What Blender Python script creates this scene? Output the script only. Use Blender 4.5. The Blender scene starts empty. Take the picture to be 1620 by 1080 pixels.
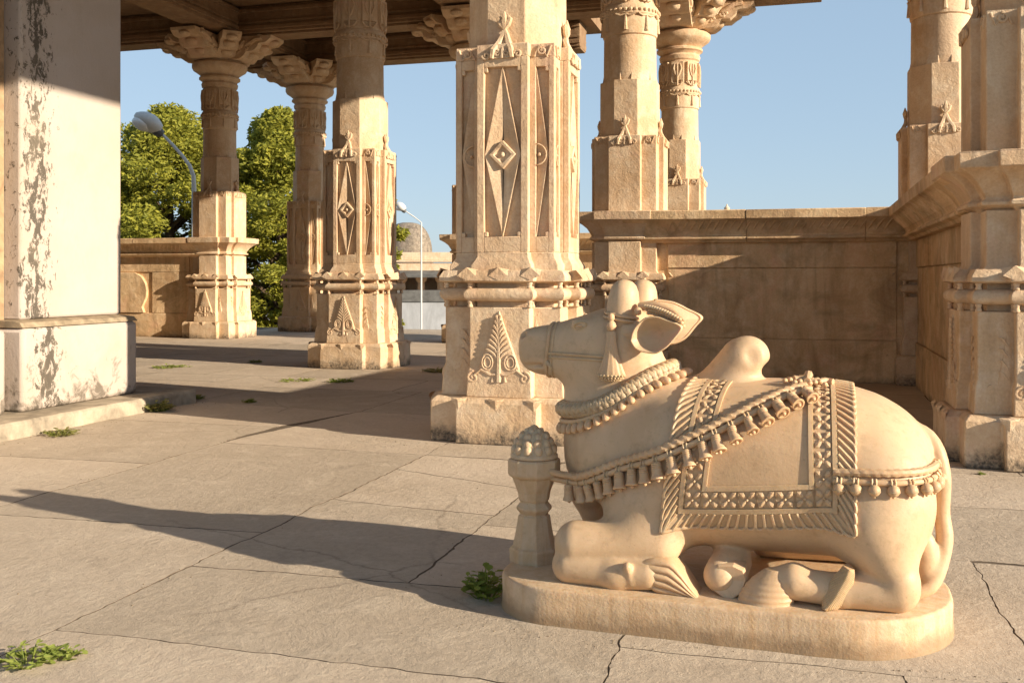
SUN_AZ, SUN_EL, SUN_E, SUN_C, SKY_S, EXPO = 13.5, 17.5, 5.0, (1.0, .855, .67), .112, .89
import bpy, bmesh, math, random
import numpy as np
from mathutils import Vector, Matrix
R = math.radians
PI = math.pi
scene = bpy.context.scene
COL = scene.collection
rng = random.Random(7)

# ------------------------------------------------------------------ helpers
class MB:
    """collects verts / faces and links them as ONE mesh object"""
    def __init__(self):
        self.v = []; self.f = []
    def add(self, vs, fs):
        n = len(self.v)
        self.v.extend([tuple(p) for p in vs])
        self.f.extend([tuple(i + n for i in f) for f in fs])
    def loft(self, rings, cap0=True, cap1=True, closed=True):
        n = len(rings[0]); vs = [p for r in rings for p in r]; fs = []
        m = n if closed else n - 1
        for i in range(len(rings) - 1):
            for j in range(m):
                a = i * n + j; b = i * n + (j + 1) % n
                fs.append((a, b, b + n, a + n))
        if cap0: fs.append(tuple(reversed(range(n))))
        if cap1: fs.append(tuple(range((len(rings) - 1) * n, len(rings) * n)))
        self.add(vs, fs)
    def prism(self, poly, z0, z1):
        self.loft([[(x, y, z0) for x, y in poly], [(x, y, z1) for x, y in poly]])
    def box(self, x0, x1, y0, y1, z0, z1):
        self.prism([(x0, y0), (x1, y0), (x1, y1), (x0, y1)], z0, z1)
    def lathe(self, prof, n=24, c=(0, 0), rot=0.0, flute=None, sx=1, sy=1):
        rings = []
        for r, z in prof:
            ring = []
            for i in range(n):
                a = rot + 2 * PI * i / n
                q = r * (1 + flute(a, z) if flute else 1)
                ring.append((c[0] + q * math.cos(a) * sx, c[1] + q * math.sin(a) * sy, z))
            rings.append(ring)
        self.loft(rings)
    def tube(self, pts, rad, n=8, closed=False, mod=None, flat=1.0, up=None):
        P = [Vector(p) for p in pts]; N = len(P)
        rads = rad if hasattr(rad, '__len__') else [rad] * N
        rings = []; prev = None; s = 0.0
        for i in range(N):
            if closed: t = P[(i + 1) % N] - P[i - 1]
            else: t = P[min(i + 1, N - 1)] - P[max(i - 1, 0)]
            if t.length < 1e-9: t = Vector((0, 0, 1))
            t.normalize()
            if i: s += (P[i] - P[i - 1]).length
            if up is not None:
                ref = Vector(up[i] if hasattr(up[0], '__len__') else up)
            elif prev is None:
                ref = Vector((0, 0, 1)) if abs(t.z) < .9 else Vector((1, 0, 0))
            else: ref = prev
            a = ref - t * ref.dot(t)
            if a.length < 1e-6: a = t.orthogonal()
            a.normalize(); b = t.cross(a); prev = a
            ring = []
            for j in range(n):
                th = 2 * PI * j / n
                r = rads[i] * (1 + (mod(th, s) if mod else 0))
                ring.append(P[i] + a * (r * flat * math.cos(th)) + b * (r * math.sin(th)))
            rings.append(ring)
        if closed:
            rings.append(rings[0]); self.loft(rings, False, False)
        else: self.loft(rings)
    def ball(self, c, r, n=8, m=6):
        rx, ry, rz = r if hasattr(r, '__len__') else (r, r, r)
        vs = [(c[0], c[1], c[2] - rz)]; fs = []
        for i in range(1, m):
            a = -PI / 2 + PI * i / m
            for j in range(n):
                b = 2 * PI * j / n
                vs.append((c[0] + rx * math.cos(a) * math.cos(b), c[1] + ry * math.cos(a) * math.sin(b), c[2] + rz * math.sin(a)))
        vs.append((c[0], c[1], c[2] + rz)); L = len(vs) - 1
        for j in range(n):
            fs.append((0, 1 + (j + 1) % n, 1 + j))
            for i in range(m - 2):
                a = 1 + i * n + j; b = 1 + i * n + (j + 1) % n
                fs.append((a, b, b + n, a + n))
            fs.append((1 + (m - 2) * n + j, 1 + (m - 2) * n + (j + 1) % n, L))
        self.add(vs, fs)
    def mapped(self, fn):
        self.v = [tuple(fn(p)) for p in self.v]; return self
    def build(self, name, mat, parent=None, loc=None, smooth=35, bevel=0.0, seg=2):
        loc = Vector(loc) if loc is not None else Vector((0, 0, 0))
        me = bpy.data.meshes.new(name)
        me.from_pydata([tuple(Vector(p) - loc) for p in self.v], [], self.f)
        me.validate()
        bm = bmesh.new(); bm.from_mesh(me)
        bmesh.ops.recalc_face_normals(bm, faces=bm.faces); bm.to_mesh(me); bm.free()
        return link(name, me, mat, parent, loc, smooth, bevel, seg)

def link(name, me, mat, parent=None, loc=(0, 0, 0), smooth=35, bevel=0.0, seg=2):
    me.materials.append(mat)
    if smooth:
        me.shade_smooth()
        if smooth < 180: me.set_sharp_from_angle(angle=R(smooth))
    o = bpy.data.objects.new(name, me); COL.objects.link(o)
    o.location = loc
    if parent is not None: o.parent = parent
    if bevel:
        b = o.modifiers.new('bevel', 'BEVEL'); b.width = bevel; b.segments = seg
        b.limit_method = 'ANGLE'; b.angle_limit = R(38); b.harden_normals = False
    return o

def merge(o, extras):
    """carved ornament belongs to its part: bake the bevels and join the meshes into one"""
    bpy.context.view_layer.update(); dg = bpy.context.evaluated_depsgraph_get()
    bm = bmesh.new(); mats = []
    for q in [o] + extras:
        me = bpy.data.meshes.new_from_object(q.evaluated_get(dg)); n0 = len(bm.faces); bm.from_mesh(me); bm.faces.ensure_lookup_table()
        mt = q.data.materials[0]
        if mt not in mats: mats.append(mt)
        for f in bm.faces[n0:]: f.material_index = mats.index(mt)
        bpy.data.meshes.remove(me)
    me = bpy.data.meshes.new(o.name); bm.to_mesh(me); bm.free()
    for mt in mats: me.materials.append(mt)
    o.modifiers.clear(); o.data = me
    for q in extras: bpy.data.objects.remove(q)
    return o

def tag(o, label=None, cat=None, group=None, kind=None):
    if label: o['label'] = label
    if cat: o['category'] = cat
    if group: o['group'] = group
    if kind: o['kind'] = kind
    return o

def thing(name, loc, label, cat, group=None):
    o = bpy.data.objects.new(name, None); COL.objects.link(o)
    o.location = loc; o.empty_display_size = .2
    return tag(o, label, cat, group, 'thing')

def copy_tree(o, parent=None):
    c = o.copy(); COL.objects.link(c)
    if parent is not None: c.parent = parent
    for ch in list(o.children): copy_tree(ch, c)
    return c

# ------------------------------------------------------------------ materials
def nodes(name):
    m = bpy.data.materials.new(name); m.use_nodes = True
    nt = m.node_tree; nt.nodes.clear()
    out = nt.nodes.new('ShaderNodeOutputMaterial')
    b = nt.nodes.new('ShaderNodeBsdfPrincipled')
    nt.links.new(b.outputs[0], out.inputs[0])
    return m, nt, b
def NN(nt, typ, **kw):
    n = nt.nodes.new(typ)
    for k, v in kw.items():
        if k.startswith('i_'):
            key = k[2:]
            n.inputs[int(key) if key.isdigit() else key].default_value = v
        else: setattr(n, k, v)
    return n
def noise(nt, vec, scale, detail=5, rough=.6, dist=0.0):
    n = NN(nt, 'ShaderNodeTexNoise'); n.inputs['Scale'].default_value = scale
    n.inputs['Detail'].default_value = detail; n.inputs['Roughness'].default_value = rough
    n.inputs['Distortion'].default_value = dist
    nt.links.new(vec, n.inputs['Vector']); return n.outputs['Fac']
def ramp(nt, fac, stops):
    r = NN(nt, 'ShaderNodeValToRGB'); cr = r.color_ramp
    while len(cr.elements) < len(stops): cr.elements.new(.5)
    for e, (p, c) in zip(cr.elements, stops):
        e.position = p; e.color = (c, c, c, 1) if not hasattr(c, '__len__') else (*c, 1)
    nt.links.new(fac, r.inputs[0]); return r.outputs[0]
def mix(nt, fac, a, b, typ='MIX'):
    m = NN(nt, 'ShaderNodeMix', data_type='RGBA', blend_type=typ)
    for sock, val in ((m.inputs[0], fac), (m.inputs[6], a), (m.inputs[7], b)):
        if hasattr(val, 'is_linked') or isinstance(val, bpy.types.NodeSocket): nt.links.new(val, sock)
        else: sock.default_value = val if not hasattr(val, '__len__') else (*val, 1)
    return m.outputs[2]
def mth(nt, op, a, b=None):
    m = NN(nt, 'ShaderNodeMath', operation=op)
    for i, v in enumerate((a, b)):
        if v is None: continue
        if isinstance(v, bpy.types.NodeSocket): nt.links.new(v, m.inputs[i])
        else: m.inputs[i].default_value = v
    return m.outputs[0]
def bump(nt, b, hts):
    """hts: list of (height socket, strength, distance)"""
    prev = None
    for h, st, d in hts:
        n = NN(nt, 'ShaderNodeBump'); n.inputs['Strength'].default_value = st; n.inputs['Distance'].default_value = d
        nt.links.new(h, n.inputs['Height'])
        if prev is not None: nt.links.new(prev, n.inputs['Normal'])
        prev = n.outputs[0]
    nt.links.new(prev, b.inputs['Normal'])
def wpos(nt):
    g = NN(nt, 'ShaderNodeNewGeometry'); return g.outputs['Position']
def scaled(nt, vec, s):
    m = NN(nt, 'ShaderNodeMapping'); m.inputs['Scale'].default_value = s
    nt.links.new(vec, m.inputs[0]); return m.outputs[0]
def zof(nt, vec):
    s = NN(nt, 'ShaderNodeSeparateXYZ'); nt.links.new(vec, s.inputs[0]); return s.outputs

def sandstone(name, light, dark, pale, stain=.0, streak=.35, blotch=.0, bumpd=.006, vscale=1.0, grain=True):
    m, nt, b = nodes(name); p = wpos(nt)
    big = noise(nt, p, 1.7 * vscale, 4, .6, .4); mid = noise(nt, p, 7 * vscale, 6, .65, .3)
    stk = noise(nt, scaled(nt, p, (9, 9, 1.2)), 1.0, 5, .6, .5)
    c = mix(nt, ramp(nt, big, [(.35, 0.0), (.68, 1.0)]), light, dark)
    c = mix(nt, mth(nt, 'MULTIPLY', ramp(nt, mid, [(.48, 0.0), (.72, 1.0)]), .65), c, pale)
    hue = noise(nt, p, 2.4, 6, .65, .8)
    c = mix(nt, mth(nt, 'MULTIPLY', ramp(nt, hue, [(.54, 0.0), (.70, 1.0)]), .5), c, (light[0] * 1.02, light[1] * .86, light[2] * .92))
    c = mix(nt, mth(nt, 'MULTIPLY', ramp(nt, hue, [(.30, 1.0), (.44, 0.0)]), .45), c, (light[0] * .80, light[1] * .78, light[2] * .80))
    c = mix(nt, mth(nt, 'MULTIPLY', ramp(nt, stk, [(.5, 0.0), (.75, 1.0)]), streak), c, tuple(q * .45 for q in dark))
    fine = noise(nt, p, 60, 4, .7)
    c = mix(nt, .55, c, mix(nt, ramp(nt, fine, [(.3, .25), (.7, .75)]), tuple(q * .72 for q in light), tuple(min(.9, q * 1.2) for q in light)), 'MIX') if False else mix(nt, .35, c, ramp(nt, fine, [(.25, .35), (.75, .8)]), 'OVERLAY')
    if blotch > 0:
        bl = ramp(nt, noise(nt, scaled(nt, p, (1, 1, 1.6)), 1.5, 8, .68, .9), [(.47, 0.0), (.66, 1.0)])
        c = mix(nt, mth(nt, 'MULTIPLY', bl, blotch), c, tuple(q * .33 for q in dark))
    if stain > 0:
        z = zof(nt, p)[2]
        n2 = noise(nt, p, 5, 7, .72, .6)
        lim = mth(nt, 'SUBTRACT', mth(nt, 'MULTIPLY', n2, stain * 2.3), stain * .62)
        k = mth(nt, 'SUBTRACT', lim, z)
        k = ramp(nt, mth(nt, 'ADD', mth(nt, 'MULTIPLY', k, 4.0), .3), [(.22, 0.0), (.6, .92)])
        sp = ramp(nt, noise(nt, p, 38, 5, .7), [(.35, .35), (.6, 1.0)])
        c = mix(nt, mth(nt, 'MULTIPLY', k, sp), c, (.055, .05, .042))
    nt.links.new(c, b.inputs['Base Color'])
    b.inputs['Roughness'].default_value = .82
    b.inputs['Specular IOR Level'].default_value = .25
    hs = [(mid, .6, bumpd * 3.6), (noise(nt, p, 45, 5, .7), .7, bumpd * 1.2)]
    if grain: hs.append((noise(nt, p, 170, 3, .6), .4, bumpd * .45))
    bump(nt, b, hs)
    return m

M = {}
M['stone'] = sandstone('sandstone', (.65, .475, .315), (.53, .35, .20), (.74, .60, .44), stain=.0)
M['stone_base'] = sandstone('sandstone_lichen', (.67, .492, .325), (.55, .365, .205), (.76, .61, .45), stain=.17)
M['stone_dark'] = sandstone('sandstone_parapet', (.74, .51, .295), (.58, .375, .20), (.86, .66, .43), stain=.06, streak=.55, blotch=.5)
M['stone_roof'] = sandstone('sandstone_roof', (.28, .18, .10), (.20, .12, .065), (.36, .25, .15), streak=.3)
M['stone_pale'] = sandstone('sandstone_pale', (.72, .53, .36), (.58, .39, .24), (.78, .62, .45), stain=.06)

def marble(name, base, stainc, rough=.5, bumpk=1.0, dirt=True):
    m, nt, b = nodes(name); p = wpos(nt)
    n1 = noise(nt, p, 5, 5, .6, .5); n2 = noise(nt, p, 22, 6, .7, .3)
    c = mix(nt, mth(nt, 'MULTIPLY', ramp(nt, n1, [(.42, 0.0), (.75, 1.0)]), .6), base, stainc)
    c = mix(nt, mth(nt, 'MULTIPLY', ramp(nt, n2, [(.52, 0.0), (.78, 1.0)]), .5), c, tuple(q * .55 for q in stainc))
    n4 = noise(nt, p, 9, 8, .75, 1.2); c = mix(nt, mth(nt, 'MULTIPLY', ramp(nt, n4, [(.5, 0.0), (.62, 1.0)]), .22), c, tuple(min(.9, q * 1.25) for q in base))
    n5 = noise(nt, p, 130, 3, .6); c = mix(nt, mth(nt, 'MULTIPLY', ramp(nt, n5, [(.62, 0.0), (.72, 1.0)]), .3), c, tuple(q * .5 for q in stainc))
    if dirt:      # rough slab: chisel-streaked sides, rust stain near the ground
        st = noise(nt, scaled(nt, p, (30, 30, 3)), 1.0, 5, .65, .4)
        c = mix(nt, mth(nt, 'MULTIPLY', ramp(nt, st, [(.42, 0.0), (.68, 1.0)]), .7), c, (.50, .31, .155))
        z = zof(nt, p)[2]
        lo = mth(nt, 'SUBTRACT', mth(nt, 'MULTIPLY', noise(nt, p, 9, 6, .7, .5), .10), z)
        c = mix(nt, mth(nt, 'MULTIPLY', ramp(nt, mth(nt, 'ADD', mth(nt, 'MULTIPLY', lo, 9.0), .3), [(.2, 0.0), (.55, 1.0)]), .75), c, (.25, .16, .085))
    nt.links.new(c, b.inputs['Base Color'])
    b.inputs['Roughness'].default_value = rough
    b.inputs['Subsurface Weight'].default_value = .35; b.inputs['Subsurface Radius'].default_value = (1.0, .55, .28); b.inputs['Subsurface Scale'].default_value = .022
    b.inputs['Specular IOR Level'].default_value = .35
    bump(nt, b, [(n2, .14 * bumpk, .005), (noise(nt, p, 120, 4, .6), .4 * bumpk, .0014)])
    return m
M['marble'] = marble('cream_marble', (.60, .425, .262), (.50, .33, .18), dirt=False)
M['marble_carved'] = marble('cream_marble_carved', (.58, .395, .232), (.47, .295, .15), rough=.5, bumpk=1.3, dirt=False)
M['marble_rough'] = marble('cream_marble_rough', (.61, .45, .29), (.48, .325, .17), rough=.62, bumpk=3.0, dirt=True)

def floor_mat():
    m, nt, b = nodes('worn_paving'); p = wpos(nt)
    g = NN(nt, 'ShaderNodeNewGeometry'); rnd = g.outputs['Random Per Island']
    n1 = noise(nt, p, .8, 5, .6, .4); n2 = noise(nt, p, 4.5, 6, .68, .4); n3 = noise(nt, scaled(nt, p, (1, .8, 1)), 34, 7, .78, .1)
    c = mix(nt, ramp(nt, n1, [(.32, 0.0), (.7, 1.0)]), (.62, .515, .40), (.47, .38, .28))
    c = mix(nt, mth(nt, 'MULTIPLY', rnd, .6), c, (.36, .30, .225))
    c = mix(nt, mth(nt, 'MULTIPLY', ramp(nt, n2, [(.5, 0.0), (.75, 1.0)]), .5), c, (.66, .565, .44))
    dk = ramp(nt, noise(nt, p, 2.6, 7, .75, .8), [(.58, 0.0), (.74, 1.0)])
    c = mix(nt, mth(nt, 'MULTIPLY', dk, .5), c, (.25, .20, .15))
    sp = ramp(nt, noise(nt, p, 85, 4, .7), [(.62, 0.0), (.74, 1.0)])
    c = mix(nt, mth(nt, 'MULTIPLY', sp, .3), c, (.20, .16, .12))
    # hairline cracks, broken up by a mask
    vo = NN(nt, 'ShaderNodeTexVoronoi', feature='DISTANCE_TO_EDGE'); vo.inputs['Scale'].default_value = .55
    dv = NN(nt, 'ShaderNodeMix', data_type='VECTOR'); dv.inputs[0].default_value = .16
    nw = NN(nt, 'ShaderNodeTexNoise'); nw.inputs['Scale'].default_value = 2.2; nw.inputs['Detail'].default_value = 8; nw.inputs['Roughness'].default_value = .7
    nt.links.new(p, nw.inputs['Vector']); nt.links.new(p, dv.inputs[4]); nt.links.new(nw.outputs['Color'], dv.inputs[5]); nt.links.new(dv.outputs[1], vo.inputs['Vector'])
    ck = ramp(nt, vo.outputs['Distance'], [(.0, 1.0), (.0045, 0.0)])
    ck = mth(nt, 'MULTIPLY', ck, ramp(nt, noise(nt, p, .9, 3, .5), [(.48, 0.0), (.58, 1.0)]))
    c = mix(nt, mth(nt, 'MULTIPLY', ck, .5), c, (.14, .11, .08))
    gr = ramp(nt, n3, [(.36, 0.0), (.64, 1.0)]); c = mix(nt, .10, c, gr, 'OVERLAY')
    nt.links.new(c, b.inputs['Base Color'])
    b.inputs['Roughness'].default_value = .8; b.inputs['Specular IOR Level'].default_value = .2
    bump(nt, b, [(n2, .55, .024), (n3, .75, .010), (noise(nt, p, 150, 4, .7), .6, .0022)])
    return m
M['floor'] = floor_mat()

def simple(name, col, rough=.8, var=.3, scale=6, metal=0.0, bumpd=.0, spec=.3):
    m, nt, b = nodes(name); p = wpos(nt); n = noise(nt, p, scale, 5, .65, .3)
    c = mix(nt, ramp(nt, n, [(.3, 0.0), (.72, 1.0)]), col, tuple(q * (1 - var) for q in col))
    nt.links.new(c, b.inputs['Base Color']); b.inputs['Roughness'].default_value = rough
    b.inputs['Metallic'].default_value = metal; b.inputs['Specular IOR Level'].default_value = spec
    if bumpd: bump(nt, b, [(n, .6, bumpd)])
    return m
M['joint'] = simple('joint_dirt', (.17, .13, .09), .95, .4, 12)
M['earth'] = simple('dry_earth', (.30, .24, .16), .95, .4, .4)
M['bark'] = simple('bark', (.16, .11, .07), .9, .5, 9, bumpd=.02)
M['metal'] = simple('galvanised_metal', (.62, .61, .57), .5, .15, 14, .0, spec=.4)
M['lampglass'] = simple('lamp_cover', (.80, .79, .74), .25, .15, 8, spec=.5)
M['darkmetal'] = simple('dark_lamp_body', (.12, .12, .12), .5, .2, 8)
M['greywall'] = None

def plaster():
    m, nt, b = nodes('limewash_plaster'); p = wpos(nt)
    c = mix(nt, ramp(nt, noise(nt, p, 1.3, 4, .6), [(.35, 0.0), (.7, 1.0)]), (.50, .435, .385), (.46, .385, .315))
    o = zof(nt, p)
    # flaked dark streak near the re-entrant edge, patches with a shape of their own
    n = noise(nt, scaled(nt, p, (1, 1, .6)), 17, 8, .78, .5)
    edge = mth(nt, 'SUBTRACT', 1.0, mth(nt, 'MULTIPLY', mth(nt, 'ABSOLUTE', mth(nt, 'SUBTRACT', o[1], 5.80)), 5.0))
    k = ramp(nt, mth(nt, 'ADD', n, mth(nt, 'MULTIPLY', mth(nt, 'MAXIMUM', edge, -.4), .16)), [(.605, 0.0), (.64, 1.0)])
    c = mix(nt, mth(nt, 'MULTIPLY', k, .9), c, (.07, .06, .045))
    k2 = ramp(nt, noise(nt, p, 3.2, 7, .75, .9), [(.66, 0.0), (.75, 1.0)])
    c = mix(nt, mth(nt, 'MULTIPLY', k2, .3), c, (.45, .34, .22))
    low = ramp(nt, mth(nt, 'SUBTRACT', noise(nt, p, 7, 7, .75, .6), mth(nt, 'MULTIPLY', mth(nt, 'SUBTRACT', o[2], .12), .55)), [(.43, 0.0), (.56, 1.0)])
    sm = ramp(nt, noise(nt, scaled(nt, p, (1, 1, .7)), 2.1, 8, .72, .7), [(.50, 0.0), (.68, 1.0)]); c = mix(nt, mth(nt, 'MULTIPLY', sm, .32), c, (.38, .31, .22))
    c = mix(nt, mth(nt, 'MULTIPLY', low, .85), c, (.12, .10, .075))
    nt.links.new(c, b.inputs['Base Color']); b.inputs['Roughness'].default_value = .9; b.inputs['Specular IOR Level'].default_value = .15
    bump(nt, b, [(n, .5, .01), (noise(nt, p, 60, 5, .7), .5, .003)])
    return m
M['plaster'] = plaster()
M['plaster_brown'] = simple('weathered_plaster', (.50, .34, .20), .9, .5, 12, bumpd=.006)
M['plaster_dirty'] = simple('dirty_ledge_plaster', (.42, .33, .22), .9, .6, 10, bumpd=.008)
M['steppl'] = simple('worn_step_plaster', (.50, .42, .31), .9, .6, 7, bumpd=.01)

def greywash():
    m, nt, b = nodes('grey_limewash'); p = wpos(nt)
    c = mix(nt, ramp(nt, noise(nt, scaled(nt, p, (1, 1, .3)), 1.2, 6, .7, .4), [(.4, 0.0), (.7, 1.0)]), (.44, .45, .46), (.27, .275, .28))
    z = zof(nt, p)[2]
    nt.links.new(c, b.inputs['Base Color']); b.inputs['Roughness'].default_value = .9
    return m
M['greywall'] = greywash()
M['blackened'] = simple('blackened_coping', (.17, .16, .14), .95, .6, 2.0, bumpd=.03)
M['domestone'] = sandstone('mottled_dome', (.26, .21, .155), (.11, .09, .07), (.42, .36, .28), streak=.6)

def leafmat(name, c0, c1, trans=.35):
    m, nt, b = nodes(name)
    g = NN(nt, 'ShaderNodeNewGeometry'); p = g.outputs['Position']
    n = noise(nt, p, 1.1, 3, .5)
    f = mth(nt, 'ADD', mth(nt, 'MULTIPLY', g.outputs['Random Per Island'], .55), mth(nt, 'MULTIPLY', n, .45))
    c = mix(nt, f, c0, c1)
    nt.links.new(c, b.inputs['Base Color']); b.inputs['Roughness'].default_value = .6; b.inputs['Specular IOR Level'].default_value = .25
    t = NN(nt, 'ShaderNodeBsdfTranslucent'); nt.links.new(mix(nt, .5, c, c1), t.inputs[0])
    ms = NN(nt, 'ShaderNodeMixShader'); ms.inputs[0].default_value = trans
    out = [q for q in nt.nodes if q.type == 'OUTPUT_MATERIAL'][0]
    nt.links.new(b.outputs[0], ms.inputs[1]); nt.links.new(t.outputs[0], ms.inputs[2]); nt.links.new(ms.outputs[0], out.inputs[0])
    return m
M['leaf'] = leafmat('tree_leaf', (.10, .13, .02), (.45, .415, .055))
M['leaf_dark'] = leafmat('tree_leaf_dark', (.08, .11, .02), (.32, .31, .045))
M['weed'] = leafmat('weed_leaf', (.13, .20, .035), (.34, .37, .07))
M['weed_shade'] = leafmat('shaded_weed_leaf', (.06, .085, .025), (.16, .18, .05))
M['weed_pale'] = leafmat('clover_leaf', (.20, .28, .06), (.45, .48, .12))
M['weed_dry'] = leafmat('dry_weed_leaf', (.16, .17, .05), (.40, .36, .13))
# ------------------------------------------------------------------ columns
def redent(a, b, p, z, c=(0, 0)):
    side = [(-a, -a), (-b, -a), (-b, -a - p), (b, -a - p), (b, -a)]
    pts = []
    for k in range(4):
        ca, sa = round(math.cos(k * PI / 2)), round(math.sin(k * PI / 2))
        for x, y in side: pts.append((c[0] + x * ca - y * sa, c[1] + x * sa + y * ca, z))
    return pts
def ngon(r, n, z, rot=0.0):
    return [(r * math.cos(rot + 2 * PI * i / n), r * math.sin(rot + 2 * PI * i / n), z) for i in range(n)]
def octo(h, z): return ngon(h / math.cos(PI / 8), 8, z, PI / 8)

class Face:
    """a vertical face: local (x along face, z up, d out of the face)"""
    def __init__(self, cx, cy, ang):
        self.o = (cx, cy); self.t = (math.cos(ang), math.sin(ang)); self.n = (math.sin(ang), -math.cos(ang))
    def __call__(self, x, z, d):
        return (self.o[0] + self.t[0] * x + self.n[0] * d, self.o[1] + self.t[1] * x + self.n[1] * d, z)

def face_box(mb, F, x0, x1, z0, z1, d0, d1):
    vs = [F(x, z, d) for d in (d0, d1) for (x, z) in ((x0, z0), (x1, z0), (x1, z1), (x0, z1))]
    mb.add(vs, [(3, 2, 1, 0), (4, 5, 6, 7), (0, 1, 5, 4), (1, 2, 6, 5), (2, 3, 7, 6), (3, 0, 4, 7)])
def face_tube(mb, F, pts, r, d=.0, n=6, flat=.8):
    mb.tube([F(x, z, d) for x, z in pts], r, n=n)
def spiral(cx, cz, r0, turns, start, sgn=1, n=18, r1=.003):
    out = []
    for i in range(n + 1):
        k = i / n; a = start + sgn * 2 * PI * turns * k; r = r0 * (1 - k) + r1 * k
        out.append((cx + r * math.cos(a), cz + r * math.sin(a)))
    return out

def lozenge(mb, F, w, z0, z1, half=None):
    """sunk panel with stepped corners, hollow-sided lozenge and a boss; face plane d=0, ground of the panel d=-.03"""
    D = -.034; fr = .046 if not half else .034; lo = -w / 2; hi = w / 2
    top, bot = z1 - .06, z0 + .095
    face_box(mb, F, lo, lo + fr, z0, z1, D, 0); face_box(mb, F, hi - fr, hi, z0, z1, D, 0)
    face_box(mb, F, lo + fr, hi - fr, top, z1, D, -.0005); face_box(mb, F, lo + fr, hi - fr, z0, bot, D, -.0005)
    zc = (z0 + z1) / 2; st = .022
    cx = 0.0; hw = w / 2 - fr
    sides = (-1, 1)
    if half: cx = lo + fr if half > 0 else hi - fr; hw = w - 2 * fr; sides = (half,)
    for s in ((-1, 1) if not half else (half,)):     # stepped inner corners
        e = cx + s * hw
        for zz, q in ((top, -1), (bot, 1)):
            x0, x1 = sorted((e, e - s * st)); a, b_ = sorted((zz, zz + q * st * 1.3))
            face_box(mb, F, x0, x1, a, b_, D, -.001)
    T = F(cx, top, -.004); B = F(cx, bot, -.004); C = F(cx, zc, -.032)
    T0 = F(cx, top, D); B0 = F(cx, bot, D); C0 = F(cx, zc, D)
    for s in sides:
        e = cx + s * hw * .985
        L = F(e, zc, -.004); L0 = F(e, zc, D)
        vs = [T, C, B, L, T0, B0, L0]
        mb.add(vs, [(0, 1, 3), (1, 2, 3), (3, 6, 4, 0), (2, 5, 6, 3), (0, 4, 5, 2, 1)])
    if not half:
        q = hw * .78
        d0, d1 = -.033, .003
        o = [(q, 0), (0, q), (-q, 0), (0, -q)]; ii = [(x * .62, y * .62) for x, y in o]
        vs = [F(cx + x, zc + y, d0) for x, y in o] + [F(cx + x * .93, zc + y * .93, d1) for x, y in o] + [F(cx + x, zc + y, d1) for x, y in ii] + [F(cx + x * .9, zc + y * .9, -.014) for x, y in ii]
        fs = []
        for k in range(4):
            n = (k + 1) % 4
            fs += [(k, n, 4 + n, 4 + k), (4 + k, 4 + n, 8 + n, 8 + k), (8 + k, 8 + n, 12 + n, 12 + k)]
        fs.append((12, 13, 14, 15)); mb.add(vs, fs)
        c = F(cx, zc, -.006); mb.ball(c, .016, 8, 6)
    else:
        ring = [F(cx + half * hw * .8 * math.cos(a), zc + hw * .8 * math.sin(a), -.004) for a in [(-.5 + i / 10) * PI if half > 0 else (-.5 + i / 10) * PI for i in range(11)]]
        mb.tube(ring, .006, 6); mb.ball(F(cx + half * hw * .25, zc, -.01), .012, 6, 5)

def leaf_relief(mb, F, w, z0, z1, fine=True):
    """raised pointed-leaf triangle with a stem, swept ribs and scrolls"""
    h = z1 - z0; hw = w * .5
    vs = [F(-hw, z0, 0), F(hw, z0, 0), F(0, z1, 0), F(-hw * .93, z0, .016), F(hw * .93, z0, .016), F(0, z1 - .012, .010)]
    mb.add(vs, [(3, 4, 5), (0, 1, 4, 3), (1, 2, 5, 4), (2, 0, 3, 5)])
    if not fine:
        for k in range(5):
            f = .12 + k * .16; x = hw * (1 - f) * .8
            for s in (-1, 1): face_tube(mb, F, [(0, z0 + h * f), (s * x * .55, z0 + h * (f + .05)), (s * x, z0 + h * (f + .02))], .007, .016, 5)
        return
    face_tube(mb, F, [(0, z0), (0, z0 + h * .5), (0, z1 - .03)], [.017, .010, .004], .014)
    for k in range(8):
        f = .40 + k * .068; x = hw * (1 - f) * .92
        for s in (-1, 1):
            face_tube(mb, F, [(0, z0 + h * (f - .09)), (s * x * .35, z0 + h * (f + .0)), (s * x * .8, z0 + h * (f + .055)), (s * x * .93, z0 + h * (f + .06))], [.005, .008, .008, .003], .017, 6)
    for s in (-1, 1):
        # ogee buds beside the stem
        for q, rr in ((1, .006), (.62, .005)):
            pts = [(s * hw * .45 + s * hw * .22 * q * math.cos(a), z0 + h * .27 + h * (.12 if math.sin(a) > 0 else .10) * q * math.sin(a)) for a in [2 * PI * i / 14 for i in range(15)]]
            face_tube(mb, F, pts, rr, .016, 5)
        face_tube(mb, F, [(0, z0 + h * .12), (s * hw * .3, z0 + h * .10), (s * hw * .7, z0 + h * .17), (s * hw * .98, z0 + h * .09)], [.010, .009, .008, .006], .016, 6)
        face_tube(mb, F, spiral(s * hw * 1.02, z0 + h * .06, .036, 1.5, PI / 2, -s), .008, .012, 6)
        face_tube(mb, F, [(s * hw * .25, z0), (s * hw * .22, z0 + h * .1)], [.012, .004], .014)

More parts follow.
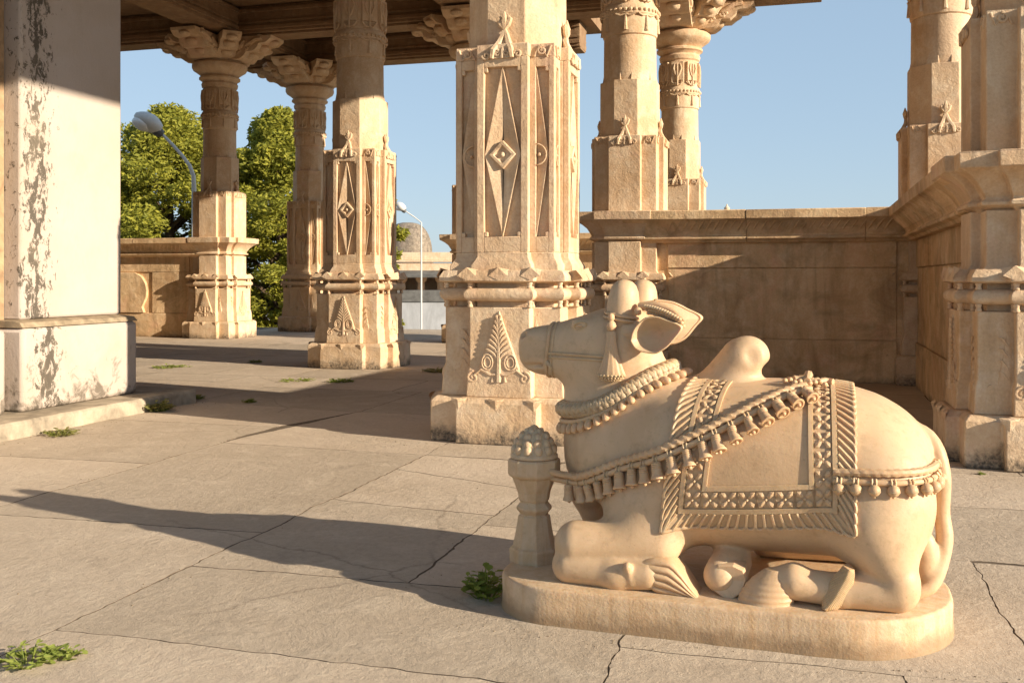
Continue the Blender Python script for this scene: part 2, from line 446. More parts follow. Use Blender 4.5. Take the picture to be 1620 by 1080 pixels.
def palmette(mb, F, w, z0, h):
    """foliate cresting that runs up from the frieze and leans back onto the octagon"""
    F0 = F; F = lambda x, z, d: F0(x, z, d - max(0, min(1, (z - 2.40) / .05)) * .066)
    F_ = [F(-w * .24, z0, .0), F(w * .24, z0, .0), F(w * .13, z0 + h * .34, .0), F(w * .04, z0 + h * .6, .0), F(-w * .04, z0 + h * .6, .0), F(-w * .13, z0 + h * .34, .0)]
    G_ = [F(-w * .2, z0, .013), F(w * .2, z0, .013), F(w * .11, z0 + h * .33, .011), F(w * .03, z0 + h * .58, .010), F(-w * .03, z0 + h * .58, .010), F(-w * .11, z0 + h * .33, .011)]
    mb.loft([F_, G_])
    for s in (-1, 1):
        face_tube(mb, F, [(s * w * .26, z0), (s * w * .23, z0 + h * .16), (s * w * .12, z0 + h * .33), (s * w * .05, z0 + h * .50), (0, z0 + h * .64)], [.014, .019, .022, .018, .013], .012)
        face_tube(mb, F, spiral(s * w * .40, z0 + .02, .026, 1.3, PI, -s), .008, .010, 6)
        face_tube(mb, F, spiral(s * w * .12, z0 + .03, .020, 1.2, PI / 2, s), .007, .010, 6)
        face_tube(mb, F, [(0, z0 + h * .64), (s * w * .09, z0 + h * .74), (s * w * .14, z0 + h * .84), (s * w * .10, z0 + h * .90)], [.014, .021, .017, .006], .014)
    face_tube(mb, F, [(0, z0 + h * .62), (0, z0 + h * .8), (0, z0 + h)], [.010, .024, .004], .017)
    face_tube(mb, F, [(0, z0), (w * .02, z0 + h * .15), (0, z0 + h * .3)], [.010, .012, .004], .010)

def relief_faces(a, b, p):
    """the four projecting centre faces and the eight set-back corner faces of the redented plan"""
    cen, cor = [], []
    for k in range(4):
        ang = k * PI / 2; n = (math.sin(ang), -math.cos(ang)); t = (math.cos(ang), math.sin(ang))
        cen.append(Face(n[0] * (a + p), n[1] * (a + p), ang))
        for s in (-1, 1):
            m = (a + b) / 2 * s
            cor.append((Face(n[0] * a + t[0] * m, n[1] * a + t[1] * m, ang), s))
    return cen, cor

PA, PB, PP = .44, .255, .07       # plinth
def make_column(kind, name, label, group):
    """kind 'free': lozenge shaft; kind 'rail': built into a parapet, the coping runs round it"""
    root = thing(name, (0, 0, 0), label, 'column', group)
    # plinth
    m = MB(); m.loft([redent(PA, PB, PP, 0.0), redent(PA, PB, PP, .245), redent(PA - .012, PB - .012, PP, .262), redent(PA - .03, PB - .025, PP, .277)])
    pl = m.build('plinth', M['stone_base'], root, bevel=.008)
    m = MB()
    cen, cor = relief_faces(PA, PB, PP)
    for F in cen:
        for x in (-PB + .02, 0, PB - .02):
            vs = [F(x - .045, .262, .0), F(x + .045, .262, .0), F(x, .205, .0), F(x, .266, .014), F(x - .05, .277, -.012), F(x + .05, .277, -.012)]
            m.add(vs, [(0, 2, 3), (2, 1, 3), (0, 3, 4), (3, 1, 5), (3, 5, 4)])
    merge(pl, [m.build('plinth_points', M['stone_base'], pl, smooth=0)])
    # base block with leaf
    a, b, p = .365, .19, .065
    m = MB(); m.loft([redent(a + .022, b + .015, p, .277), redent(a + .012, b + .01, p, .42), redent(a, b, p, .46), redent(a, b, p, .82)])
    bb = m.build('base_block', M['stone_base'], root, bevel=.006)
    m = MB(); cen, cor = relief_faces(a, b, p)
    for F in cen:
        lm = MB(); leaf_relief(lm, F, .32, .37, .80, True); lm.build('leaf_relief', M['stone'], bb)
    for F, s in cor:
        w = .075
        vs = [F(-s * .07, .37, .0), F(s * (w - .07), .37, 0), F(-s * .07, .78, 0), F(-s * .07, .37, .012), F(s * (w * .9 - .07), .37, .012)]
        m.add(vs, [(3, 4, 2), (0, 1, 4, 3), (1, 2, 4), (0, 3, 2)])
        face_tube(m, F, spiral(s * .02, .40, .03, 1.3, PI / 2, -s), .007, .008, 6)
        for k in range(4): face_tube(m, F, [(-s * .06, .46 + k * .06), (-s * .03, .50 + k * .06), (-s * .015, .505 + k * .06)], [.004, .006, .003], .008, 5)
    merge(bb, [m.build('corner_relief', M['stone'], bb)])
    # mouldings: neck, torus, neck, cresting cornice
    m = MB()
    q = .312
    m.loft([redent(q, .16, .06, .82), redent(q, .16, .06, .985)])
    rings = []
    for i in range(9):
        t = -PI / 2 + PI * i / 8
        e = .043 * math.cos(t); rings.append(redent(a - .012 + e, b - .012 + e, p, .897 + .040 * math.sin(t)))
    m.loft(rings)
    m.loft([redent(a + .0, b, p, .968), redent(a + .034, b + .03, p, .978), redent(a + .034, b + .03, p, 1.008), redent(a + .012, b + .01, p, 1.045)])
    for k in range(4):
        ca, sa = round(math.cos(k * PI / 2)), round(math.sin(k * PI / 2))
        for x, y in ((-a - .0, -a - .0), (-b, -a - p), (b, -a - p), (-b, -a), (b, -a)):
            X, Y = x * ca - y * sa, x * sa + y * ca
            for z0, z1 in ((.818, .862), (.934, .972)):
                m.lathe([(.016, z0), (.019, z0 + .008), (.013, (z0 + z1) / 2), (.019, z1 - .008), (.016, z1)], 8, (X * .985, Y * .985))
    mo = m.build('base_moulding', M['stone'], root, bevel=.004)
    m = MB(); cen, cor = relief_faces(a + .034, b + .03, p)
    for F in cen:
        for x in (-b - .01, 0, b + .01):
            vs = [F(x - .06, 1.01, .002), F(x + .06, 1.01, .002), F(x, .985, .003), F(x, 1.062, -.004), F(x - .065, 1.048, -.03), F(x + .065, 1.048, -.03)]
            m.add(vs, [(0, 2, 3), (2, 1, 3), (0, 3, 4), (3, 1, 5), (3, 5, 4), (0, 1, 2)])
    merge(mo, [m.build('moulding_points', M['stone'], mo, smooth=0)])
    # lower shaft
    a, b, p = .315, .163, .055
    sh = MB()
    if kind == 'free':
        sh.loft([redent(a + .03, b + .028, p, 1.035), redent(a + .03, b + .028, p, 1.075), redent(a, b, p, 1.125), redent(a, b, p, 1.155)])
        # core, set back behind the sunk panels
        sh.loft([redent(a - .034, b - .001, p, 1.155), redent(a - .034, b - .001, p, 2.345)])
        sh.loft([redent(a, b, p, 2.345), redent(a, b, p, 2.425)])
        so = sh.build('shaft', M['stone'], root, bevel=.005)
        m = MB(); cen, cor = relief_faces(a, b, p)
        for F in cen:
            lm = MB(); lozenge(lm, F, 2 * b - .001, 1.155, 2.345); lm.build('lozenge_panel', M['stone'], so, bevel=.0035, seg=1)
        for F, s in cor:
            F.o = (F.o[0] - F.t[0] * s * .0012, F.o[1] - F.t[1] * s * .0012); lozenge(m, F, a - b - .0026, 1.155, 2.345, half=s)
        for k in range(4):   # close the outer corners
            ca, sa = round(math.cos(k * PI / 2)), round(math.sin(k * PI / 2))
            x0, y0 = a - .03, a - .03
            pts = [(-a + .0012, -a + .0012), (-a + .034, -a + .0012), (-a + .034, -a + .034), (-a + .0012, -a + .034)]
            m.prism([(x * ca - y * sa, x * sa + y * ca) for x, y in pts], 1.155, 2.345)
        corner_p = m.build('corner_panel', M['stone'], so, bevel=.0035, seg=1)
    else:
        corner_p = None
        sh.loft([redent(a + .02, b + .02, p, 1.035), redent(a, b, p, 1.07), redent(a, b, p, 1.36)])
        sh.loft([redent(a, b, p, 1.657), redent(a, b, p, 2.425)])
        so = sh.build('shaft', M['stone'], root, bevel=.007)
        m = MB()
        rp = [(1.352, -.05), (1.372, -.03), (1.385, .008), (1.402, .012), (1.418, -.01), (1.428, -.012), (1.45, 0.0), (1.50, .03), (1.54, .075), (1.565, .115), (1.575, .135), (1.655, .14), (1.66, .13)]
        m.loft([redent(.33 + e, .20 + e * .6, .05, z) for z, e in rp])
        m.build('rail_collar', M['stone'], root, bevel=.006)
    m = MB(); cen, cor = relief_faces(a, b, p)
    for F in cen: palmette(m, F, .25, 2.335, .30)
    for F, s in cor:
        face_tube(m, F, spiral(0, 2.38, .030, 1.4, PI / 2, s), .008, .004, 6)
        face_tube(m, F, [(-s * .05, 2.345), (-s * .02, 2.41), (s * .03, 2.345), (s * .055, 2.41)], .007, .004, 6)
    merge(so, [m.build('frieze_relief', M['stone'], so)] + ([corner_p] if corner_p else []))
    # upper shaft: octagon, then sixteen sides
    m = MB()
    m.loft([octo(.292, 2.42), octo(.290, 3.0)])
    u = m.build('upper_shaft', M['stone'], root, bevel=.006)
    m = MB()
    m.loft([ngon(.272, 16, 3.0, PI / 16), ngon(.268, 16, 3.46, PI / 16)])
    for k in range(8):
        an = PI / 8 + k * PI / 4; F = Face(.28 * math.sin(an), -.28 * math.cos(an), an)
        vs = [F(-.058, 3.0, .0), F(.058, 3.0, .0), F(-.058, 3.0, -.03), F(.058, 3.0, -.03), F(-.05, 3.075, -.012), F(.05, 3.075, -.012), F(0, 3.02, -.006)]
        m.add(vs, [(0, 6, 4), (6, 1, 5), (0, 1, 6), (0, 4, 2), (1, 3, 5), (4, 6, 5)])
    m.build('upper_shaft', M['stone'], root, bevel=.004)
    # capital
    m = MB()
    m.lathe([(.255, 3.455), (.278, 3.47), (.284, 3.52), (.284, 3.66), (.296, 3.675), (.296, 3.74), (.286, 3.76), (.27, 3.78), (.27, 4.16), (.29, 4.18), (.30, 4.23), (.28, 4.26), (.30, 4.29), (.335, 4.31), (.335, 4.34), (.30, 4.36), (.33, 4.39), (.37, 4.42), (.43, 4.46), (.45, 4.50), (.45, 4.545), (.42, 4.57), (.36, 4.59), (.36, 4.66)], 40)
    cp = m.build('capital', M['stone'], root, smooth=30)
    m = MB()
    for k in range(8):
        an = k * PI / 4; F = Face(.265 * math.sin(an), -.265 * math.cos(an), an)
        face_box(m, F, -.085, .085, 3.86, 4.13, -.05, .026)
        for s in (-1, 1):
            face_tube(m, F, [(0, 3.90), (s * .03, 3.95), (s * .055, 4.03), (s * .04, 4.10)], [.008, .014, .013, .006], .03)
            face_tube(m, F, [(0, 3.80), (s * .04, 3.80), (s * .08, 3.84), (s * .075, 3.90)], [.012, .013, .012, .006], .018)
        face_tube(m, F, [(0, 3.78), (0, 3.95), (0, 4.10)], [.010, .014, .006], .032)
        face_tube(m, F, [(0, 3.66), (0, 3.60), (0, 3.50)], [.010, .014, .022], .022)
        for s in (-1, 1): face_tube(m, F, [(0, 3.66), (s * .05, 3.645), (s * .10, 3.665)], .011, .022)
    for i in range(36):
        an = 2 * PI * i / 36; m.ball((.297 * math.cos(an), .297 * math.sin(an), 3.707), .020, 6, 4)
    merge(cp, [m.build('capital_relief', M['stone'], cp)])
    m = MB()
    prof0 = [(0, 4.60), (.36, 4.60), (.50, 4.61), (.58, 4.66), (.62, 4.72), (.74, 4.72), (.82, 4.78), (.85, 4.84), (.98, 4.85), (1.07, 4.92), (1.08, 4.964), (0, 4.964)]
    for k in range(8):
        ca, sa = math.cos(k * PI / 4), math.sin(k * PI / 4)
        w = (.22, .15, .222, .152)[k % 4]; prof = prof0 if k % 2 == 0 else [(r * .80, z + .004) for r, z in prof0]
        r0, r1 = [], []
        for (r, z) in prof:
            z -= .001 * (k % 3)
            r0.append((r * ca + w * sa, r * sa - w * ca, z)); r1.append((r * ca - w * sa, r * sa + w * ca, z))
        m.loft([r0, r1])
        for s in (-1, 1):
            if k % 2: continue
            def P(r, z, s=s): return (r * ca - s * w * sa, r * sa + s * w * ca, z)
            m.tube([P(.36, 4.70), P(.44, 4.78), P(.54, 4.82), P(.60, 4.90)], [.03, .045, .05, .035], 8)
            m.tube([P(.62, 4.82), P(.72, 4.86), P(.80, 4.91), P(.92, 4.92)], [.03, .045, .04, .03], 8); m.tube([P(r, z) for r, z in spiral(.64, 4.78, .06, 1.3, 0, 1)], .02, 6); m.tube([P(r, z) for r, z in spiral(.46, 4.72, .06, 1.3, 0, 1)], .02, 6)
            m.tube([P(r, z) for r, z in spiral(.86, 4.93, .05, 1.2, 0, 1)], .018, 6)
        q = 1 if k % 2 == 0 else .8
        m.ball((.56 * q * ca, .56 * q * sa, 4.70), (.10, .10, .07), 10, 6); m.ball((.80 * q * ca, .80 * q * sa, 4.80), (.11, .11, .07), 10, 6); m.ball((1.0 * q * ca, 1.0 * q * sa, 4.88), (.10, .10, .06), 10, 6)
    m.build('bracket', M['stone'], root, bevel=.01)
    return root

def place(o, u, v): o.location = (u, v, 0); return o
GC, GR = 'carved free standing columns', 'columns built into the parapets'
free = make_column('free', 'carved_column', 'tall carved column with lozenge panels just behind the bull statue, nearest one', GC)
place(free, -1.727, 6.29)
def another(src, u, v, label):
    c = copy_tree(src); c['label'] = label; return place(c, u, v)
another(free, -4.79, 10.64, 'carved lozenge column standing alone in mid floor between near column and white pier')
another(free, -8.87, 17.40, 'farthest lozenge column in front of the right hand tree beside the lamp')
rail_c = make_column('rail', 'parapet_column', 'big column at right frame edge with heavy coping wrapped round it, nearest parapet column', GR)
place(rail_c, 1.29, 6.2)
another(rail_c, 1.33, 10.42, 'column at the corner where the two shaded parapets meet, against open sky')
another(rail_c, -1.66, 10.42, "column rising from the shaded parapet directly behind the bull's head")
another(rail_c, -1.66, 15.05, 'slim distant column with sunlit bracket capital just right of the parapet column')
another(rail_c, -4.79, 15.05, 'dark column mostly hidden behind the left edge of the nearest carved column')
another(rail_c, -9.34, 15.05, 'shaded parapet column between the lamp and the trees with bracket capital')

# ------------------------------------------------------------------ parapets
def rail_profile(): 
    return [(1.352, -.05), (1.372, -.03), (1.385, .008), (1.402, .012), (1.418, -.01), (1.428, -.012), (1.45, 0.0), (1.50, .03), (1.54, .075), (1.565, .115), (1.575, .135), (1.655, .14), (1.66, .13)]
def parapet(name, label, p0, p1, broken=None):
    """straight parapet from p0 to p1 (plan), panelled on both faces, coping on top; built along local x"""
    d = Vector((p1[0] - p0[0], p1[1] - p0[1])); L = d.length; ang = math.atan2(d.y, d.x)
    root = thing(name, (p0[0], p0[1], 0), label, 'parapet', 'stone parapets of the pavilion'); root.rotation_euler.z = ang
    m = MB(); h = .24
    m.box(0, L, -h, h, .0, 1.36)
    m.build('wall_core', M['stone_dark'], root)
    m = MB()
    for s in (-1, 1):
        x0, x1 = .42, L - .42
        def B(xa, xb, za, zb, t): 
            y0, y1 = sorted((s * h, s * (h + t))); m.box(xa, xb, y0, y1, za, zb)
        B(x0, x1, .0, .40, .028)
        if broken and s < 0:      # a slab has split: its rounded end stands apart from the next piece
            g = broken; B(g + .13, x1, .406, 1.09, .020)
            ed = [(g - .20, 1.085), (g - .06, 1.02), (g + .02, .90), (g + .045, .78), (g + .03, .66), (g - .03, .54), (g - .05, .50), (g - .01, .41)]
            pl = [(x0, .406)] + [(x0, 1.085)] + ed
            m.loft([[(x, -(h + .055), z) for x, z in pl], [(x, -(h - .01), z) for x, z in pl]])
        else: B(x0, x1, .406, 1.09, .010)
        B(x0, x1, 1.096, 1.36, .022)
    m.build('wall_panel', M['stone_dark'], root, bevel=.005)
    m = MB()
    ring = [[], []]
    for xx, r in ((0, ring[0]), (L, ring[1])):
        r += [(xx, -.33 - e - .04, z) for z, e in rail_profile()] + [(xx, .33 + e + .04, z) for z, e in reversed(rail_profile())]
    # cut the coping into lengths with hairline joints
    cuts = [0.0]
    while cuts[-1] < L - 1.6: cuts.append(cuts[-1] + rng.uniform(1.0, 1.6))
    cuts.append(L)
    for i in range(len(cuts) - 1):
        A, B_ = cuts[i] + .002, cuts[i + 1] - .002; j = rng.uniform(-.003, .003)
        m.loft([[(A, y + j, z + j * .6 - .008) for _, y, z in ring[0]], [(B_, y + j, z + j * .6 - .008) for _, y, z in ring[0]]])
    cp = m.build('coping', M['stone_dark'], root, bevel=.004, smooth=25)
    m = MB()                                   # carved flutes in the hollow of the coping
    x = .45
    while x < L - .45:
        for s in (-1, 1):
            m.tube([(x - .02, s * (.37 + .002), 1.45), (x, s * .398, 1.49), (x + .03, s * .440, 1.535), (x + .06, s * .482, 1.568)], [.006, .013, .015, .010], 5)
        x += .075
    merge(cp, [m.build('coping_flutes', M['stone_dark'], cp)])
    return root
parapet('parapet_wall', 'low shaded parapet behind the bull with coping lit along its top', (-1.66, 10.42), (1.33, 10.42))
parapet('parapet_wall', 'low parapet running toward the viewer on the right with fluted coping', (1.29, 6.2), (1.33, 10.42))
parapet('parapet_wall', 'low parapet with a broken panel between the white pier and parapet column at left', (-14.5, 15.05), (-9.34, 15.05), 3.90)
parapet('parapet_wall', 'far parapet with its coping end showing left of the nearest carved column', (-4.79, 15.05), (-1.66, 15.05))

# ------------------------------------------------------------------ roof
roof = thing('pavilion_roof', (-4.0, 10.5, 5.0), 'dark stone pavilion roof with beams carried on the bracket capitals, with an added unseen front overhang', 'roof')
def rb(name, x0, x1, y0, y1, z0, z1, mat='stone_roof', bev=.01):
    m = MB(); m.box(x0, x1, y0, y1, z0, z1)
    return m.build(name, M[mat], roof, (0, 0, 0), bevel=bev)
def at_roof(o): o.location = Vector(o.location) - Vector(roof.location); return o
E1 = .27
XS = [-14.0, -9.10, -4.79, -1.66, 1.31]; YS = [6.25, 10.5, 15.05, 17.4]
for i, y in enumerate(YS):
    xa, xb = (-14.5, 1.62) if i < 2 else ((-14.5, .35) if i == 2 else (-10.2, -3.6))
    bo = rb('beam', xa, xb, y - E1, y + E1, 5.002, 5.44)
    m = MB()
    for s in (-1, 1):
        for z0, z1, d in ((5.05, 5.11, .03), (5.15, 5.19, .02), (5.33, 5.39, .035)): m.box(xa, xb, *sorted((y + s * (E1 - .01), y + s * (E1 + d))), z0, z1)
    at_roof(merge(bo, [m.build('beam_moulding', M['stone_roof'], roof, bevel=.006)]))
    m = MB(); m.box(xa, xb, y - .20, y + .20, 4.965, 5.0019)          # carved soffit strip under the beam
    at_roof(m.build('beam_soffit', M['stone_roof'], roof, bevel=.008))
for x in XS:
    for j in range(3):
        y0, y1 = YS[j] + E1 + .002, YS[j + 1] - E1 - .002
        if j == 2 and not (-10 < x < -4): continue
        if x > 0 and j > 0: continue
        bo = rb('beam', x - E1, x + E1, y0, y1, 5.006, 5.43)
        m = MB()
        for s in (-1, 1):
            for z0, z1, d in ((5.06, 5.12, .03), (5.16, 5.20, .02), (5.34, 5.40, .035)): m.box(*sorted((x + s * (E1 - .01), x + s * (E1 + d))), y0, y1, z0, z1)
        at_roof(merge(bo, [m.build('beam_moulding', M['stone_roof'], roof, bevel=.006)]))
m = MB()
m.prism([(-14.5, .4), (1.75, .4), (1.75, 11.3), (.35, 11.3), (.35, 15.8), (-3.4, 15.8), (-3.4, 18.2), (-10.4, 18.2), (-10.4, 15.8), (-14.5, 15.8)], 5.445, 5.75)  # front stretch over the foreground is added, unseen, to hold back skylight
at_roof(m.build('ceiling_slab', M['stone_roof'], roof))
m = MB()                                                              # sloping eave on the sunny side
def eave(pa, pb, out):
    n = Vector(out)
    a, b = Vector((*pa, 0)), Vector((*pb, 0))
    prof = [(-.25, 5.42), (-.25, 5.52), (EO, EZ + .09), (EO, EZ)]
    r0 = [tuple(a + Vector((n[0] * k, n[1] * k, z))) for k, z in prof]; r1 = [tuple(b + Vector((n[0] * k, n[1] * k, z))) for k, z in prof]
    m.loft([r0, r1])
EO, EZ = .75, 4.72
eave((1.62, .3), (1.62, 7.6), (1, 0))  # front end runs on along the added foreground roof
at_roof(m.build('eave', M['stone_roof'], roof, bevel=.01))

# ------------------------------------------------------------------ whitewashed pier, its step and two added unseen walls
pier = thing('plastered_pier', (-5.6, 6.1, .0), 'massive whitewashed pier with flaking plaster at the left frame edge, with added unseen walls', 'pier')
def pbox(name, x0, x1, y0, y1, z0, z1, mat, bev=.012):
    m = MB(); m.box(x0, x1, y0, y1, z0, z1)
    o = m.build(name, M[mat], pier, bevel=bev); o.location = -Vector(pier.location); return o
pbox('pier_base', -6.3, -4.93, 5.57, 6.78, .105, .665, 'plaster', .03)
m = MB(); m.loft([[(x, y, z) for x, y in ((-6.3 , 5.565 ), (-4.925 - e, 5.565), (-4.925 - e, 6.78 - e), (-6.3, 6.78 - e))] for z, e in ((.665, .0), (.70, .02), (.715, .09))])
o = m.build('pier_ledge', M['plaster_dirty'], pier, bevel=.006); o.location = -Vector(pier.location)
pbox('pier_shaft', -7.6, -5.03, 5.66, 6.72, .715, 5.0, 'plaster', .02)
pbox('wall', -14.6, -7.602, 5.8, 6.6, 0, 5.0, 'plaster', .02)  # added wall, out of view, blocks skylight from the left
pbox('wall', -14.6, -14.2, 6.602, 14.7, 0, 5.0, 'plaster', .02)  # second unseen wall, added to close the left end against skylight
pbox('pier_groove', -6.3, -5.16, 5.47, 5.655, .1, 5.0, 'plaster_brown', .0)
pbox('pier_pilaster', -6.3, -5.06, 3.9, 5.46, .662, 5.0, 'plaster', .02)
pbox('pier_base', -6.3, -4.97, 3.9, 5.47, .105, .66, 'plaster', .03)
m = MB()
ev = []
yy = 3.2
pts0 = []
while yy < 7.05: pts0.append((-4.66 + rng.uniform(-.012, .012), yy)); yy += .09
poly = [(-6.4, 3.2)] + pts0 + [(-4.62, 7.10), (-4.70, 7.22), (-6.4, 7.22)]
m.loft([[(x + e, y, z) for x, y in poly] for z, e in ((-.01, .0), (.085, -.002), (.105, -.02))])
st = m.build('plastered_step', M['steppl'], bevel=.006)
tag(st, 'low worn plaster step along the foot of the whitewashed pier', 'step', kind='thing')
# ------------------------------------------------------------------ paving: slabs with ragged open joints over dirt
def h2(x, y): 
    v = math.sin(x * 127.1 + y * 311.7) * 43758.5453
    return v - math.floor(v)
def vn(x, y):
    xi, yi = math.floor(x), math.floor(y); fx, fy = x - xi, y - yi
    fx = fx * fx * (3 - 2 * fx); fy = fy * fy * (3 - 2 * fy)
    return (h2(xi, yi) * (1 - fx) + h2(xi + 1, yi) * fx) * (1 - fy) + (h2(xi, yi + 1) * (1 - fx) + h2(xi + 1, yi + 1) * fx) * fy - .5
def warp(x, y):
    return (x + .030 * vn(x * 3 + 5, y * 3) + .012 * vn(x * 17, y * 17 + 3) + .006 * vn(x * 55, y * 55),
            y + .030 * vn(x * 3, y * 3 + 9) + .012 * vn(x * 17 + 8, y * 17) + .006 * vn(x * 55 + 4, y * 55))
SL = []
def slab(x0, x1, y0, y1, g=.0014, far=False): SL.append(((x0, y0), (x1, y0), (x1, y1), (x0, y1), g, far))
def quad(a, b, c, d, g=.0014): SL.append((a, b, c, d, g, False))
# near slabs, laid out as in the court
quad((-2.02, 1.0), (-.47, 1.0), (-.47, 2.40), (-2.02, 2.42)); quad((-2.02, 2.42), (-.47, 2.40), (-.47, 3.09), (-2.02, 3.09), .002)
slab(-.47, .254, 1.0, 2.72); slab(.254, 1.15, 1.0, 2.75); slab(1.15, 2.4, 1.0, 3.2)
slab(-2.02, -1.22, 3.09, 3.57, .003); 
quad((-2.02, 3.57), (-1.22, 3.57), (-1.22, 4.06), (-2.02, 4.17), .002) 
SL.pop(); SL.pop()
quad((-2.02, 3.09), (-1.22, 3.09), (-1.22, 4.06), (-2.02, 4.17), .002)
slab(-1.22, -.47, 3.09, 3.90, .002); slab(-.47, .60, 2.72, 3.87, .0015); slab(.60, 1.7, 2.75, 3.85, .0015)
quad((-2.02, 4.17), (-1.22, 4.06), (-1.22, 4.62), (-2.02, 4.92), .003); quad((-2.02, 4.92), (-1.22, 4.62), (-1.22, 5.33), (-2.02, 5.35), .003)
slab(-1.22, .05, 3.90, 4.80); slab(.05, 1.5, 3.87, 4.78); slab(-1.22, -.1, 4.80, 5.33); slab(-.1, 1.5, 4.78, 5.60); slab(1.5, 2.6, 3.85, 5.6)
quad((-3.36, 1.0), (-2.02, 1.0), (-2.02, 3.56), (-3.36, 3.53), .002)
quad((-3.36, 3.53), (-2.02, 3.56), (-2.02, 5.36), (-3.36, 5.43), .0035)
slab(-4.7, -3.36, 1.0, 2.9); slab(-4.7, -3.36, 2.9, 4.7, .002); slab(-4.7, -3.36, 4.7, 6.1, .003)
slab(-7, -4.7, 1, 3.1); slab(-7, -4.7, 3.1, 7.3)
quad((-3.36, 5.43), (-2.02, 5.36), (-2.02, 6.94), (-3.15, 6.94), .002); quad((-4.7, 6.1), (-3.36, 6.1), (-3.15, 6.94), (-4.7, 7.2), .002)
quad((-3.36, 5.43), (-3.36, 6.1), (-3.36, 6.1), (-3.15, 6.95)) ; SL.pop()
slab(-2.02, -.5, 5.35, 6.94); slab(-.5, 1.1, 5.6, 6.93); slab(1.1, 2.6, 5.6, 7.0)
slab(-3.15, -1.9, 6.94, 8.3, .002); slab(-1.9, -.6, 6.94, 8.3); slab(-.6, 1.0, 6.93, 8.3); slab(1.0, 2.6, 7.0, 8.3)
quad((-4.7, 7.2), (-3.15, 6.94), (-3.15, 8.3), (-4.7, 8.3)); slab(-6.6, -4.7, 7.3, 8.6)
rs = random.Random(3)
y = 8.3
while y < 18.2:
    dy = rs.uniform(.8, 1.3); x = -15 - rs.random()
    y1 = min(y + dy, 18.4)
    while x < 2.6:
        dx = rs.uniform(.9, 1.9); x1 = min(x + dx, 2.6)
        ya = y
        if x1 <= -4.7 and y < 8.6: ya = 8.6 if x > -6.7 else y
        if (y1 <= 16.2 or (-10.4 < (x + x1) / 2 < -3.4)) and x1 - x > .15: slab(x, x1, ya, y1, .004, True)
        x = x1
    y = y1
m = MB()
for a, b, c, d, g, far in SL:
    cx = (a[0] + b[0] + c[0] + d[0]) / 4; cy = (a[1] + b[1] + c[1] + d[1]) / 4
    step = .25 if far else .022
    ring = []
    for p, q in ((a, b), (b, c), (c, d), (d, a)):
        L = math.hypot(q[0] - p[0], q[1] - p[1]); n = max(2, int(L / step))
        for i in range(n): ring.append((p[0] + (q[0] - p[0]) * i / n, p[1] + (q[1] - p[1]) * i / n))
    tilt = (rs.uniform(-.0003, .0003), rs.uniform(-.0003, .0003)); zz = rs.uniform(-.0006, 0)
    def ins(pt, e):
        # pull in toward the centre by e on both axes
        x, y = warp(*pt)
        gx = e + (.004 * max(0, vn(x * 9 + 2, y * 9) + .08) + .005 * max(0, vn(x * 33, y * 33) - .12)) * (0 if far else 1)
        sx = -1 if pt[0] > cx else 1; sy = -1 if pt[1] > cy else 1
        kx = min(1, abs(pt[0] - cx) / (abs(b[0] - a[0]) / 2 + 1e-6)) ** 6; ky = min(1, abs(pt[1] - cy) / (abs(d[1] - a[1]) / 2 + 1e-6)) ** 6
        return x + sx * gx * kx, y + sy * gx * ky
    top = [ins(p, g + .0006) for p in ring]; edge = [ins(p, g) for p in ring]
    Z = lambda p: zz + tilt[0] * (p[0] - cx) + tilt[1] * (p[1] - cy)
    m.loft([[(x, y, -.03) for x, y in edge], [(x, y, Z((x, y)) - .0004) for x, y in edge], [(x, y, Z((x, y))) for x, y in top]], cap0=False)
fl = m.build('paved_floor', M['floor'], smooth=20)
fl.data.materials.append(M['joint'])                 # earth-caked sides of the slabs
for pl_ in fl.data.polygons:
    if pl_.normal.z < .97: pl_.material_index = 1
tag(fl, 'worn stone slab paving of the courtyard with open joints', kind='structure')
m = MB(); m.prism([(-15, .5), (2.7, .5), (2.7, 16.3), (-3.3, 16.3), (-3.3, 18.3), (-10.5, 18.3), (-10.5, 16.3), (-15, 16.3)], -3.2, -.0026)
# the plinth rises from lower ground
pf = m.build('terrace', M['joint'], smooth=0); tag(pf, 'raised terrace under the paving', kind='structure')
m = MB(); S = 900
m.add([(-S, -S, -3.2), (S, -S, -3.2), (S, S, -3.2), (-S, S, -3.2)], [(0, 1, 2, 3)])
gr = m.build('ground', M['earth'], smooth=0); tag(gr, 'dry open ground below the terrace', kind='structure')

# grit and dry bits lying on the paving
q = random.Random(21); m = MB()
def chip(x, y, s):
    n = q.choice((4, 5, 6)); a0 = q.uniform(0, 6); h = s * q.uniform(.25, .6)
    b = [(x + s * q.uniform(.6, 1) * math.cos(a0 + 2 * PI * i / n), y + s * q.uniform(.6, 1) * math.sin(a0 + 2 * PI * i / n), -.001) for i in range(n)]
    t = [(x + (p[0] - x) * .6, y + (p[1] - y) * .6, h) for p in b]; m.loft([b, t])
for i in range(420):
    k = q.random()
    if k < .35: chip(q.uniform(-4.4, .9), q.uniform(2.4, 7.5), q.uniform(.0015, .005))
    elif k < .55: chip(-4.62 + abs(q.gauss(0, .09)), q.uniform(4.6, 7.2), q.uniform(.002, .007))
    elif k < .75: chip(q.choice((-2.02, -1.22, -3.36)) + q.gauss(0, .03), q.uniform(2.5, 6.5), q.uniform(.0015, .005))
    elif k < .9: chip(-.2 + q.uniform(-.75, .75), 2.775 - abs(q.gauss(0, .05)), q.uniform(.0015, .005))
    else: chip(-1.727 + q.uniform(-.7, .7), 5.76 - abs(q.gauss(0, .08)), q.uniform(.002, .006))
gt = m.build('grit', M['earth'], smooth=0); tag(gt, 'loose grit and crumbs of stone on the paving', 'grit', kind='stuff')
